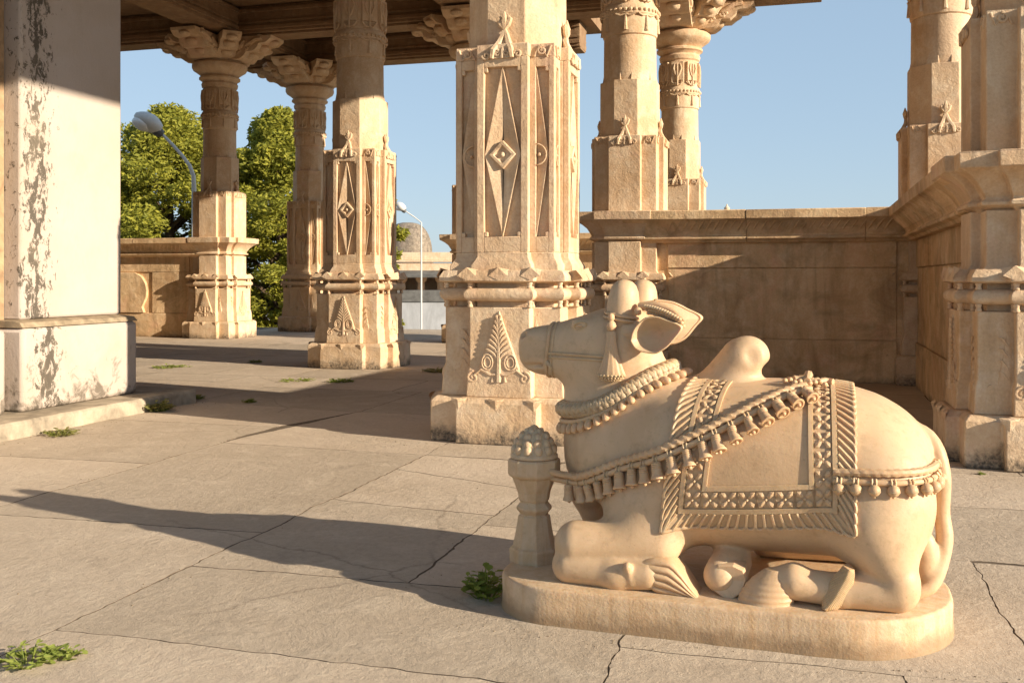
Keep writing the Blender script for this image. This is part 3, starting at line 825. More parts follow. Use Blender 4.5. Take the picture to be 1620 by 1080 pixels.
# ------------------------------------------------------------------ beyond the terrace
def leaf_cloud(mb, n, pos_fn, size, rnd, flat=.6):
    for _ in range(n):
        p = Vector(pos_fn()); s = size * rnd.uniform(.6, 1.35)
        d = Vector((rnd.gauss(0, 1), rnd.gauss(0, 1), rnd.gauss(0, flat))).normalized()
        w = d.orthogonal().normalized(); w.rotate(Matrix.Rotation(rnd.uniform(0, 6.28), 3, d))
        a = p - d * s; b = p + w * s * .42; c = p + d * s; e = p - w * s * .42
        n_ = d.cross(w) * s * .12
        mb.add([a, b + n_, c, e + n_], [(0, 1, 2, 3)])
def make_tree(name, x, y, zb, h, rx, label, seed, clumps=70, per=230, leaf=.13, mat='leaf', crown0=.18, group='trees beyond the terrace'):
    r = random.Random(seed)
    t = thing(name, (x, y, zb), label, 'tree', group)
    m = MB(); crown_c = []
    top = h
    m.tube([(0, 0, 0), (.1, .05, h * .15), (-.05, .1, h * .35), (.05, 0, h * .6), (0, 0, h * .9)], [.34, .27, .2, .13, .03], 10)
    for k in range(clumps):
        f = (k + .5) / clumps; z = crown0 * h + (1 - crown0) * h * (f ** .9)
        env = math.sin(PI * min(1, .16 + .86 * f) ** 1.15) ** .7
        a = k * 2.399 + r.uniform(-.3, .3); q = rx * env * math.sqrt(r.uniform(.15, 1.0)) * r.uniform(.85, 1.12)
        crown_c.append((q * math.cos(a), q * math.sin(a), z - .1 * q, r.uniform(.28, .60) * rx * .5))
        if k % 3 == 0:
            zz = max(h * .12, z - q * .7)
            m.tube([(0, 0, zz), (q * .4 * math.cos(a), q * .4 * math.sin(a), zz + (z - zz) * .55), (q * .95 * math.cos(a), q * .95 * math.sin(a), z - .1 * q)], [.09, .06, .015], 5)
    tr = m.build('trunk', M['bark'], t); 
    m = MB()
    for cx, cy, cz, cr in crown_c:
        def pos():
            while True:
                v = Vector((r.uniform(-1, 1), r.uniform(-1, 1), r.uniform(-1, 1)))
                if .25 < v.length < 1: break
            return (cx + v.x * cr * 1.15, cy + v.y * cr * 1.15, cz + v.z * cr * .62)
        leaf_cloud(m, per, pos, leaf, r)
    me = bpy.data.meshes.new('crown'); me.from_pydata(m.v, [], m.f)
    link('crown', me, M[mat], t, smooth=0)
    return t
def cam2w(x, y, Z):
    c, s = math.cos(TH), math.sin(TH); X = (x - 810) / FPX * Z
    return (c * X - s * Z, s * X + c * Z, 1 - (y - HZ) * Z / FPX)
FPX, HZ, TH = 1600., 439., math.atan(450 / 1600)
make_tree('broadleaf_tree', -17.7, 25.8, -3.2, 9.0, 2.7, 'leafy sunlit tree behind the lamp, left of the shaded parapet column', 11, 160, 560, .074)
make_tree('broadleaf_tree', -14.3, 26.2, -3.2, 8.9, 2.2, 'leafy yellow green tree showing between the two far left columns', 23, 160, 560, .074)
make_tree('broadleaf_tree', -23.5, 30.5, -3.2, 7.6, 3.0, 'darker lower tree behind the sunlit tree, left of the lamp post', 31, 60, 240, .15, 'leaf_dark')
make_tree('broadleaf_tree', -13.0, 29.5, -3.2, 8.2, 1.25, 'tree hidden by the tall lozenge column with a few leaves showing to its right', 37, 50, 220, .12)

def street_lamp(pole, rad, head, label, name='street_lamp'):
    b = pole[0]
    t = thing(name, b, label, 'lamp', 'street lamps')
    L = [tuple(Vector(p) - Vector(b)) for p in pole]
    m = MB(); m.tube(L, rad, 10); m.build('pole', M['metal'], t)
    if head:
        hp, hd, ln = Vector(head[0]) - Vector(b), Vector(head[1]).normalized(), head[2]
        sd = hd.cross(Vector((0, 0, 1))).normalized(); upv = sd.cross(hd)
        def ell(s0, s1, k0, k1, w, hgt, z0):
            rings = []
            for i in range(10):
                f = i / 9; e = math.sin(PI * (k0 + (k1 - k0) * f)) ** .6
                c = hp + hd * (s0 + (s1 - s0) * f) * ln + upv * z0
                rings.append([tuple(c + sd * w * e * math.cos(a) + upv * hgt * e * math.sin(a)) for a in [2 * PI * j / 14 for j in range(14)]])
            return rings
        m = MB(); m.loft(ell(0, 1, .10, .97, .26, .20, .05)); hd_o = m.build('lamp_head', M['metal'], t, smooth=50)
        m = MB(); m.loft(ell(.30, .98, .08, .94, .20, .13, -.07)); m.build('lamp_cover', M['lampglass'], t, smooth=50)
        m = MB(); m.loft(ell(-.14, .24, .2, .8, .12, .11, -.02)); m.build('lamp_neck', M['darkmetal'], t, smooth=50)
    return t
Zl = 22.0
P = [cam2w(307, 370, Zl), cam2w(307, 300, Zl), cam2w(306, 278, Zl), cam2w(300, 262, Zl), cam2w(288, 246, Zl), cam2w(272, 228, Zl), cam2w(256, 212, Zl)]
P = [(P[0][0], P[0][1], -3.2)] + P
h0, h1 = Vector(cam2w(252, 208, Zl)), Vector(cam2w(212, 184, Zl - .3))
street_lamp(P, [.07, .052, .05, .045, .04, .036, .034, .032], (h0, h1 - h0, (h1 - h0).length), 'curved arm street lamp with pale head against the sky at left')
Zl = 48.0
P = [cam2w(666.5, 352, Zl), cam2w(655, 343, Zl), cam2w(640, 333, Zl)]
P = [(P[0][0], P[0][1], -3.2), P[0], P[1], P[2]]
street_lamp(P, [.05, .036, .03, .026], (P[3], Vector(P[3]) - Vector(P[2]), .55), 'thin distant lamp pole in front of the domed building')

# grey wall, colonnade building and dome
Zb = 62.0
A = cam2w(560, 0, Zb); B = cam2w(830, 0, Zb); 
ang = math.atan2(B[1] - A[1], B[0] - A[0])
def frame_thing(name, label, cat, Z, px):
    o = cam2w(px, 0, Z); t = thing(name, (o[0], o[1], -3.2), label, cat); t.rotation_euler.z = TH; return t
def zz(y, Z): return 1 - (y - HZ) * Z / FPX + 3.2
ppm = FPX / Zb
g = frame_thing('limewashed_wall', 'grey limewashed wall with blackened sloping coping in the far gap', 'wall', 50., 690)
m = MB(); m.box(-9, 9, 0, .5, 0, zz(476, 50.)); m.build('wall_face', M['greywall'], g)
m = MB(); m.loft([[(-9, -.08, zz(477, 50.)), (-9, .6, zz(477, 50.)), (-9, .9, zz(460, 50.)), (-9, .5, zz(459, 50.))], [(9, -.08, zz(477, 50.)), (9, .6, zz(477, 50.)), (9, .9, zz(460, 50.)), (9, .5, zz(459, 50.))]]); m.build('wall_coping', M['blackened'], g)
g = frame_thing('colonnade_building', 'distant sunlit stone colonnade with flat parapet roof beyond the grey wall', 'building', Zb, 690)
m = MB(); m.box(-10, 10, 3.0, 6, 0, zz(436, Zb)); m.box(-10, 10, -.3, 3, 0, zz(463, Zb)); m.build('wall', M['stone_pale'], g)
m = MB(); m.box(-10, 10, -.1, 6, zz(437, Zb), zz(416, Zb)); m.box(-10, 10, -.25, .2, zz(414.8, Zb), zz(412, Zb)); m.box(-10, 10, -.05, .5, zz(411.9, Zb), zz(399, Zb)); m.build('roof_parapet', M['stone_pale'], g, bevel=.03)
m = MB(); m.loft([[(x, .0, zz(427, Zb)), (x, -1.3, zz(437.5, Zb)), (x, -1.3, zz(439, Zb)), (x, .0, zz(433, Zb))] for x in (-10, 10)]); m.build('eave', M['blackened'], g)
for k in range(-8, 9):
    m = MB(); xx = k * 1.2 + .25
    m.lathe([(.30, zz(462.9, Zb)), (.30, zz(460, Zb)), (.23, zz(458, Zb)), (.21, zz(447, Zb)), (.32, zz(444, Zb)), (.36, zz(440, Zb)), (.40, zz(437.2, Zb))], 10, (xx, .4))
    m.build('column', M['stone_pale'], g)
Zd = 75.
g = frame_thing('dome', 'dark mottled stone dome of a distant tomb half hidden by a column', 'dome', Zd, 645)
k = Zd / FPX
m = MB(); z0 = zz(402, Zd); rr = 39 * k
m.lathe([(rr * 1.04, 0), (rr * 1.04, z0 - .2), (rr * 1.0, z0)] + [(rr * math.cos(a) ** .7, z0 + 50 * k * math.sin(a)) for a in [PI / 2 * i / 12 for i in range(1, 12)]] + [(.05, z0 + 50 * k)], 40)
m.build('dome_shell', M['domestone'], g)
m = MB(); m.lathe([(rr * 1.06, z0 - .25), (rr * 1.09, z0 - .12), (rr * 1.05, z0)], 40); m.build('dome_ring', M['stone_pale'], g)
o = cam2w(1150, 0, 120.); g = thing('temple_spire', (o[0], o[1], -3.2), 'tiny pale spire tip just above the shaded parapet', 'spire')
k = 120 / FPX; zt = 1 - (323 - HZ) * k + 3.2
m = MB(); m.lathe([(1.6, 0), (1.5, zt - 2.2), (.9, zt - 1.3), (.55, zt - .75), (.30, zt - .6), (.36, zt - .45), (.16, zt - .28), (.05, zt)], 14); m.build('spire_shaft', M['stone_pale'], g)

# ------------------------------------------------------------------ weeds
def weed(name, x, y, z, label, n, r, h, leaf, mat, seed, cat='weed', stem=True, low=False):
    q = random.Random(seed); t = thing(name, (x, y, z), label, cat, 'weeds growing in the joints')
    ms = MB(); ml = MB()
    for i in range(n):
        a = q.uniform(0, 6.28); d = r * math.sqrt(q.random()); hh = h * q.uniform(.35, 1) * (1 - .45 * d / r)
        tip = Vector((d * math.cos(a), d * math.sin(a), hh)); b0 = Vector((tip.x * .35, tip.y * .35, -.004))
        ms.tube([b0, b0.lerp(tip, .55) + Vector((0, 0, hh * .2)), tip], [.0016, .0013, .0008], 4)
        for k in range(q.choice((3, 3, 4, 5))):
            an = q.uniform(0, 6.28); dirv = Vector((math.cos(an), math.sin(an), q.uniform(-.25, .5))).normalized(); s = leaf * q.uniform(.6, 1.25)
            c = tip.lerp(b0, q.random() * (.15 if low else .55)); sd = dirv.cross(Vector((0, 0, 1))).normalized(); up = sd.cross(dirv)
            ml.add([c, c + dirv * s * .45 + sd * s * .33 + up * s * .06, c + dirv * s * .85 + sd * s * .25, c + dirv * s, c + dirv * s * .85 - sd * s * .25, c + dirv * s * .45 - sd * s * .33 + up * s * .06, c + dirv * s * .5 - up * s * .05],
                   [(0, 1, 6), (1, 2, 6), (2, 3, 6), (3, 4, 6), (4, 5, 6), (5, 0, 6)])
    ms.build('stem', M['weed'], t, smooth=0)
    me = bpy.data.meshes.new('leaves'); me.from_pydata(ml.v, [], ml.f); link('leaves', me, M[mat], t, smooth=0)
    return t
def gp(x, y, h=0.0):
    Z = FPX * (1 - h) / (y - HZ); p = cam2w(x, y, Z); return p[0], p[1]
def W(px, py, label, *a, z=-.004, **k):
    x, y = gp(px, py); return weed('weed', x, y, z, label, *a, **k)
x, y = gp(45, 1052); weed('clover_tuft', x, y, 0, 'bright green clover tuft in the near paving joint at lower left', 30, .075, .07, .024, 'weed_pale', 1, 'plant')
x, y = gp(95, 1040); weed('clover_tuft', x, y, 0, 'lower spreading clover patch right beside the bright tuft at lower left', 24, .06, .035, .020, 'weed_pale', 2, 'plant')
x, y = gp(768, 945); weed('weed', x, y, 0, "leafy weed against the foot of the bull's slab, one sprig sunlit", 42, .08, .11, .030, 'weed', 3, 'plant')
x, y = gp(250, 650); weed('weed', x, y, 0, 'bushy weed at the broken end of the plaster step', 70, .15, .11, .035, 'weed_dry', 4)
x, y = gp(95, 688); weed('weed', x, y, 0, 'dry flat weed at the foot of the plaster step, nearer the viewer', 60, .13, .05, .026, 'weed_dry', 5)
W(268, 581, 'yellow green grass patch on the sunlit floor strip behind the white pier', 60, .24, .035, .035, 'weed_pale', 6)
W(540, 604, 'small green weed on the sunlit strip just left of the mid floor column', 40, .13, .05, .035, 'weed', 7)
W(470, 602, 'thin line of weeds in the joint on the sunlit strip', 40, .22, .03, .03, 'weed_pale', 8)
W(395, 636, 'dark little weed in the shadow band beyond the pier', 22, .07, .04, .03, 'weed', 9)
W(313, 631, 'tiny dark weed in the shadow just right of the plaster step', 22, .06, .045, .03, 'weed', 10)
W(405, 573, 'small dark weed on the floor in front of the far parapet column', 24, .1, .04, .035, 'weed', 12)
W(690, 588, 'dry weed in the shade between the two lozenge columns', 50, .16, .06, .035, 'weed_dry', 13)
W(1551, 750, 'tiny bright weed at the foot of the right hand column', 16, .022, .02, .016, 'weed_pale', 14)
x, y, z = cam2w(661, 545, 26.); weed('leafy_shrub', x, y, -3.2, 'sunlit shrub top showing below the distant grey wall', 160, .55, 3.15, .16, 'weed_pale', 15, 'shrub')
# ------------------------------------------------------------------ the bull statue (signed distance body, surface nets)
def smin(a, b, k):
    h = np.maximum(k - np.abs(a - b), 0) / k
    return np.minimum(a, b) - h * h * k * .25
def smax(a, b, k): return -smin(-a, -b, k)
def sd_ell(P, c, r):
    q = (P - np.array(c)) / np.array(r); k0 = np.linalg.norm(q, axis=-1)
    k1 = np.linalg.norm(q / np.array(r), axis=-1)
    return k0 * (k0 - 1) / np.maximum(k1, 1e-6)
def sd_cone(P, a, b, ra, rb, ys=1.0):
    """tapered capsule; ys squeezes it across the body"""
    a = np.array(a, float); b = np.array(b, float); s = np.array([1, 1 / ys, 1])
    p = (P - a) * s; d = (b - a) * s; L = d @ d
    t = np.clip((p @ d) / L, 0, 1)
    return (np.linalg.norm(p - t[..., None] * d, axis=-1) - (ra + (rb - ra) * t)) * min(1, ys)
def pchip(xs, ys, x):
    xs = np.array(xs, float); ys = np.array(ys, float); h = np.diff(xs); dl = np.diff(ys) / h
    m = np.zeros_like(ys); m[0] = dl[0]; m[-1] = dl[-1]
    for i in range(1, len(xs) - 1):
        m[i] = 0 if dl[i - 1] * dl[i] <= 0 else 2 * dl[i - 1] * dl[i] / (dl[i - 1] + dl[i])
    i = np.clip(np.searchsorted(xs, x) - 1, 0, len(xs) - 2); t = (x - xs[i]) / h[i]
    return (ys[i] * (1 + 2 * t) * (1 - t) ** 2 + h[i] * m[i] * t * (1 - t) ** 2 + ys[i + 1] * t * t * (3 - 2 * t) + h[i] * m[i + 1] * t * t * (t - 1))
def curve(pts, n):
    P = np.array(pts, float); d = np.concatenate([[0], np.cumsum(np.linalg.norm(np.diff(P, axis=0), axis=1))]); u = np.linspace(0, d[-1], n)
    return np.stack([pchip(d, P[:, k], u) for k in range(P.shape[1])], 1)
def sd_loft(P, secs, n, yc=0.0):
    """body of elliptical sections along x: (x, ztop, zbot, ry)"""
    xs, zt, zb, ry = zip(*secs); x = P[..., 0]; xc = np.clip(x, xs[0], xs[-1])
    T, B, W_ = pchip(xs, zt, xc), pchip(xs, zb, xc), np.maximum(pchip(xs, ry, xc), .004)
    C = (T + B) / 2; H = np.maximum((T - B) / 2, .004)
    q = (np.abs((P[..., 1] - yc) / W_) ** n + np.abs((P[..., 2] - C) / H) ** n) ** (1 / n)
    d = (q - 1) * np.minimum(W_, H)
    ex = np.abs(x - xc)
    return np.where(ex > 0, np.sqrt(np.maximum(d, 0) ** 2 + ex ** 2), d) * .85

TORSO = [(-.47, .53, .42, .03), (-.45, .56, .37, .09), (-.40, .60, .325, .128), (-.34, .64, .265, .152), (-.29, .664, .225, .178), (-.15, .692, .20, .258), (.0, .70, .195, .273),
         (.18, .704, .195, .280), (.32, .697, .195, .280), (.42, .674, .205, .262), (.49, .640, .225, .235), (.545, .595, .26, .19), (.578, .545, .31, .13), (.592, .48, .38, .05)]
HEAD = [(-.684, .815, .765, .03), (-.671, .838, .728, .056), (-.645, .849, .706, .069), (-.602, .858, .695, .073), (-.575, .862, .693, .072), (-.52, .877, .672, .083), (-.45, .897, .650, .102),
        (-.38, .917, .640, .117), (-.31, .920, .655, .120), (-.255, .895, .69, .100), (-.225, .86, .73, .07)]
HY = R(5.5)
def f_head(P):
    # the head is turned a little away from the viewer
    X, Y = P[..., 0] + .30, P[..., 1]
    P = np.stack([X * math.cos(HY) - Y * math.sin(HY) - .30, X * math.sin(HY) + Y * math.cos(HY), P[..., 2]], -1)
    d = sd_loft(P, HEAD, 2.7)
    # brow ridge, eye bulge, nostril hollow, mouth slit
    for s in (-1, 1):
        d = smin(d, sd_ell(P, (-.445, s * .083, .872), (.032, .018, .016)), .02)
        d = smin(d, sd_ell(P, (-.625, s * .045, .825), (.028, .022, .018)), .025)
        d = smax(d, -sd_ell(P, (-.657, s * .058, .828), (.016, .016, .010)), .004)
        m = np.maximum(np.abs(P[..., 2] - (.728 + .06 * (P[..., 0] + .65))) - .0035, P[..., 0] + .585)
        d = smax(d, -np.maximum(m, .055 - np.abs(P[..., 1])), .006)
    return d
def f_neck(P):
    a = sd_cone(P, (-.285, 0, .50), (-.355, 0, .76), .205, .142, .64)
    b = sd_cone(P, (-.335, 0, .48), (-.37, 0, .62), .145, .13, .78)
    # dewlap fold down the throat
    c = sd_cone(P, (-.455, 0, .645), (-.43, 0, .42), .045, .06, .6)
    return smin(smin(a, b, .05), c, .05)
def f_hump(P):
    d = sd_cone(P, (.022, 0, .70), (.052, 0, .772), .070, .058, .95)
    d = smin(d, sd_ell(P, (.066, 0, .774), (.058, .058, .056)), .025)
    d = smin(d, sd_cone(P, (-.105, 0, .668), (.015, 0, .772), .020, .030, 1.3), .045)
    d = smax(d, -sd_ell(P, (.082, -.062, .782), (.020, .010, .024)), .022)
    d = smax(d, -sd_ell(P, (.132, 0, .728), (.030, .12, .026)), .02)
    return d
def f_legs(P):
    n = -1
    # near fore leg, folded under
    d = sd_ell(P, (-.225, -.125, .305), (.135, .125, .15))
    d = smin(d, sd_cone(P, (-.428, -.218, .212), (-.178, -.212, .225), .070, .058), .055)
    d2 = smin(sd_cone(P, (-.445, -.236, .152), (-.30, -.250, .145), .056, .050), sd_cone(P, (-.30, -.250, .145), (-.205, -.258, .152), .050, .046), .02)
    d = smin(d, d2, .010)
    d = smin(d, sd_ell(P, (-.258, -.300, .180), (.013, .014, .014)), .006)
    d = smin(d, sd_cone(P, (-.256, -.302, .172), (-.248, -.296, .125), .009, .003), .006)
    # far fore leg, knee raised
    d = smin(d, sd_cone(P, (-.34, .10, .42), (-.485, .165, .285), .10, .060), .04)
    d = smin(d, sd_cone(P, (-.485, .165, .285), (-.42, .16, .12), .056, .045), .02)
    # near hind leg: thigh, hock, cannon
    t = sd_ell(P, (.425, -.158, .385), (.160, .142, .195))
    t = smin(t, sd_cone(P, (.420, -.20, .315), (.478, -.238, .190), .110, .060), .05)
    t = smin(t, sd_cone(P, (.478, -.236, .162), (.33, -.246, .150), .060, .047), .012)
    t = smin(t, sd_cone(P, (.33, -.246, .150), (.205, -.256, .162), .047, .044), .012)
    t = smin(t, sd_cone(P, (.205, -.252, .172), (.150, -.250, .165), .046, .034), .02)
    # far hind leg
    t2 = smin(sd_ell(P, (.42, .155, .38), (.15, .13, .19)), sd_cone(P, (.40, .22, .17), (.10, .22, .15), .06, .05), .05)
    # near-side fetlock of the doubled far fore leg under the belly
    f = sd_cone(P, (.02, -.12, .17), (.0, -.22, .155), .06, .05)
    return d, smin(t, t2, .03), f
def f_tail(P):
    pts = [(.49, -.02, .585), (.562, -.03, .562), (.598, -.045, .505), (.610, -.055, .43), (.608, -.06, .345), (.614, -.07, .28), (.598, -.09, .20), (.570, -.115, .145), (.53, -.13, .125)]
    rr = [.020, .024, .025, .024, .022, .024, .024, .022, .018]; d = None
    Q = curve([p + (r,) for p, r in zip(pts, rr)], 26); pts = Q[:, :3]; rr = Q[:, 3]
    for i in range(len(pts) - 1):
        e = sd_cone(P, pts[i], pts[i + 1], rr[i], rr[i + 1]); d = e if d is None else np.minimum(d, e)
    tuft = sd_ell(P, (.560, -.10, .225), (.035, .03, .075))
    return smin(d, tuft, .01)
def f_body(P, hump=True, head=True, tail=True):
    d = smin(sd_loft(P, TORSO, 2.35), sd_ell(P, (-.335, 0, .475), (.145, .132, .155)), .05)
    d = smin(d, f_neck(P), .07)
    l, h, f = f_legs(P)
    d = smin(d, l, .06); d = smin(d, h, .035); d = smin(d, f, .02)
    d = np.array(d)
    def near(mask, fn, k):
        if mask.any(): d[mask] = smin(d[mask], fn(P[mask]), k)
    if head: near(P[..., 0] < -.12, f_head, .022)
    if hump: near((np.abs(P[..., 0]) < .26) & (P[..., 2] > .52), f_hump, .030)
    if tail: near(P[..., 0] > .38, f_tail, .012)
    return d

def surface_nets(fn, lo, hi, h):
    lo = np.array(lo); n = np.ceil((np.array(hi) - lo) / h).astype(int) + 1
    ax = [lo[i] + h * np.arange(n[i]) for i in range(3)]
    vol = np.empty(n, np.float32)
    for i in range(0, n[0], 24):
        X = np.stack(np.meshgrid(ax[0][i:i + 24], ax[1], ax[2], indexing='ij'), -1); vol[i:i + 24] = fn(X)
    s = vol < 0; nx, ny, nz = n
    C = lambda A, o: A[o[0]:nx - 1 + o[0], o[1]:ny - 1 + o[1], o[2]:nz - 1 + o[2]]
    corners = [(a, b, c) for a in (0, 1) for b in (0, 1) for c in (0, 1)]
    cnt = sum(C(s, o).astype(np.int8) for o in corners); act = (cnt > 0) & (cnt < 8)
    idx = np.argwhere(act); pos = np.zeros((len(idx), 3)); num = np.zeros(len(idx))
    for a in corners:
        for k in range(3):
            if a[k] == 0:
                b = list(a); b[k] = 1
                va = vol[idx[:, 0] + a[0], idx[:, 1] + a[1], idx[:, 2] + a[2]]; vb = vol[idx[:, 0] + b[0], idx[:, 1] + b[1], idx[:, 2] + b[2]]
                cr = (va < 0) != (vb < 0); t = np.where(cr, va / np.where(cr, va - vb, 1), 0)
                p = np.tile(np.array(a, float), (len(idx), 1)); p[:, k] += t
                pos += p * cr[:, None]; num += cr
    V = lo + h * (idx + pos / num[:, None])
    vid = -np.ones(act.shape, int); vid[act] = np.arange(len(idx)); F = []
    for k in range(3):
        sl0 = [slice(None)] * 3; sl1 = [slice(None)] * 3; sl0[k] = slice(0, -1); sl1[k] = slice(1, None)
        a, b = s[tuple(sl0)], s[tuple(sl1)]; e = np.argwhere(a != b); u, v = (k + 1) % 3, (k + 2) % 3
        ok = (e[:, u] > 0) & (e[:, v] > 0) & (e[:, u] < n[u] - 1) & (e[:, v] < n[v] - 1); e = e[ok]
        def cell(du, dv):
            q = e.copy(); q[:, u] -= du; q[:, v] -= dv; return vid[q[:, 0], q[:, 1], q[:, 2]]
        q = np.stack([cell(1, 1), cell(0, 1), cell(0, 0), cell(1, 0)], 1)
        flip = ~a[e[:, 0], e[:, 1], e[:, 2]]; q[flip] = q[flip][:, ::-1]; F.append(q)
    return V, np.concatenate(F)
def net_obj(name, fn, lo, hi, h, mat, parent, iters=2):
    V, F = surface_nets(fn, lo, hi, h)
    for _ in range(iters):      # light relaxation of the net
        acc = np.zeros_like(V); c = np.zeros(len(V))
        for i in range(4):
            a, b = F[:, i], F[:, (i + 1) % 4]
            np.add.at(acc, a, V[b]); np.add.at(c, a, 1); np.add.at(acc, b, V[a]); np.add.at(c, b, 1)
        V = V * .5 + .5 * acc / np.maximum(c, 1)[:, None]
    me = bpy.data.meshes.new(name); me.from_pydata(V.tolist(), [], F.tolist())
    return link(name, me, mat, parent, smooth=180)

BULL = (-.20, 3.15, 0.0)
bull = thing('bull_statue', BULL, 'garlanded reclining bull of cream marble with bell ropes and saddle cloth on a rounded slab', 'statue'); bull.rotation_euler.z = R(-2.0); bull.scale = (.982, .982, .985)
clip = lambda fn: (lambda P: np.maximum(fn(P), .098 - P[..., 2]))
net_obj('body', clip(f_body), (-.70, -.36, .085), (.68, .36, 1.0), .0052, M['marble'], bull)

# slab
def slab_ring(e, z):
    pts = []; c, s = math.cos(R(-1.0)), math.sin(R(-1.0))
    x0, x1, y0, y1 = -.678 + e, .640 - e, -.352 + e, .345 - e
    for cx, cy, r, a0 in ((x1, y0, .33 - e, -90), (x1, y1, .33 - e, 0), (x0, y1, .2 - e, 90), (x0, y0, .2 - e, 180)):
        qx = cx - math.copysign(r, cx); qy = cy - math.copysign(r, cy)
        for i in range(15):
            a = R(a0 + 90 * i / 14); pts.append((qx + r * math.cos(a), qy + r * math.sin(a)))
    out = []
    for i, (x, y) in enumerate(pts):
        k = .003 * vn(x * 9 + 3, y * 9 + z * 20)
        out.append((x * c - y * s + k, x * s + y * c + k, z))
    return out
def resamp(ring, step=.02):
    out = []
    for i in range(len(ring)):
        a, b = ring[i], ring[(i + 1) % len(ring)]; L = math.dist(a, b); n = max(1, int(L / step))
        for k in range(n): out.append(tuple(a[j] + (b[j] - a[j]) * k / n for j in range(3)))
    return out
m = MB(); base = resamp(slab_ring(0, 0)); N0 = len(base)
rings = []
for e, z in ((-.004, -.01), (-.002, .015), (.0, .045), (.0, .090), (.002, .099), (.005, .1035), (.011, .1055)):
    rr = []
    for x, y, _ in base:
        L = math.hypot(x, y); rag = (.010 * max(0, vn(x * 23, y * 23)) if z < .02 else .0035 * vn(x * 14, y * 14 + z * 30))
        rr.append((x - x / L * (e - rag), y - y / L * (e - rag), z))
    rings.append(rr)
m.loft(rings); m.build('slab', M['marble_rough'], bull, smooth=60)

# ---------------- surface lookup
def march(o, d, fn, steps=60, maxd=1.2):
    o = np.array(o, float); d = np.array(d, float); d /= np.linalg.norm(d, axis=-1, keepdims=True)
    t = np.zeros(o.shape[:-1])
    for _ in range(steps):
        v = fn(o + d * t[..., None]); t = np.minimum(t + np.maximum(v, -.01) * .75, maxd)
    return o + d * t[..., None]
def grad(P, fn, e=.004):
    g = np.stack([fn(P + np.eye(3)[i] * e) - fn(P - np.eye(3)[i] * e) for i in range(3)], -1)
    return g / np.maximum(np.linalg.norm(g, axis=-1, keepdims=True), 1e-6)
BODY = lambda P: f_body(P, hump=False, head=False, tail=False)
FULL = lambda P: f_body(P, tail=False)

# ---------------- saddle cloth, laid out flat in (x, t) and bent over the back
TMAX = .555
NXG, NTG = 45, 121
xs = np.linspace(-.24, .42, NXG); psi = np.linspace(-R(124), R(124), 241)
gx, gp_ = np.meshgrid(xs, psi, indexing='ij')
dirs = np.stack([np.zeros_like(gx), -np.sin(gp_), np.cos(gp_)], -1)
orig = np.stack([gx, np.zeros_like(gx), np.full_like(gx, .45)], -1) + dirs * .55
SP = march(orig, -dirs, BODY, 50, .55)
# arc length at mid cloth gives t(psi)
mid = SP[22]; al = np.concatenate([[0], np.cumsum(np.linalg.norm(np.diff(mid, axis=0), axis=1))]); al -= al[120]
SN = grad(SP, BODY, .012)
for _ in range(3):   # keep the cloth taut over small hollows
    SP[1:-1, 1:-1] = SP[1:-1, 1:-1] * .4 + .15 * (SP[2:, 1:-1] + SP[:-2, 1:-1] + SP[1:-1, 2:] + SP[1:-1, :-2])
def cloth(p):
    x, t, h = p; t = t * (1 + .115 * max(0., (.372 - x) / .54)); h = h * .95
    fi = np.clip((x - xs[0]) / (xs[1] - xs[0]), 0, NXG - 1.001); ps = np.interp(t, al, np.arange(241)); ps = min(ps, 239.999)
    i, j = int(fi), int(ps); a, b = fi - i, ps - j
    def L(A): return (A[i, j] * (1 - a) + A[i + 1, j] * a) * (1 - b) + (A[i, j + 1] * (1 - a) + A[i + 1, j + 1] * a) * b
    return L(SP) + L(SN) * h
TB = float(np.interp(R(113.5), psi, al))           # hem on the near side
def XL(t): return -.085 - .085 * min(1, abs(t) / TB) ** .8 + .0
def XR(t): return .372 - .012 * (1 - min(1, abs(t) / TB))
FR, BD, FLW = .046, .013, .050
def cx_(s, t): return XL(t) + (XR(t) - XL(t)) * s
def sheet(mb, x0, x1, t0, t1, h0, h1, nx=8, nt=60):
    """x0/x1 are (side, inset) so borders follow the slanting edges"""
    def X(q, t): return (XL(t) + q[1]) if q[0] == 'l' else (XR(t) - q[1])
    top, bot = [], []
    for j in range(nt + 1):
        t = t0 + (t1 - t0) * j / nt
        for i in range(nx + 1):
            x = X(x0, t) + (X(x1, t) - X(x0, t)) * i / nx
            top.append((x, t, h1)); bot.append((x, t, h0))
    n = nx + 1; V = [cloth(p) for p in top + bot]; K = len(top); fs = []
    for j in range(nt):
        for i in range(nx):
            a = j * n + i; fs.append((a, a + 1, a + 1 + n, a + n)); fs.append((K + a, K + a + n, K + a + n + 1, K + a + 1))
    for j in range(nt):
        for i in (0, nx):
            a = j * n + i; fs.append((a, a + n, K + a + n, K + a))
    for i in range(nx):
        for j in (0, nt):
            a = j * n + i; fs.append((a, a + 1, K + a + 1, K + a))
    mb.add(V, fs)
m = MB()
sheet(m, ('l', .009), ('r', .009), -TB + .008, TB - .008, -.02, .003, 24, 130)
cl = m.build('saddle_cloth', M['marble_carved'], bull)
m = MB()
HB = .0095
for a, b_ in ((FR, FR + BD), (FR + BD + FLW, FR + BD * 2 + FLW)):
    sheet(m, ('l', a), ('l', b_), -TB + a, TB - a, .004, HB, 2, 130); sheet(m, ('r', b_), ('r', a), -TB + a, TB - a, .004, HB, 2, 130)
    for s in (-1, 1):
        t0, t1 = sorted((s * (TB - a), s * (TB - b_))); sheet(m, ('l', b_ - .001), ('r', b_ - .001), t0, t1, .004, HB - .0003, 30, 2)
m.build('plain_border', M['marble_carved'], cl)
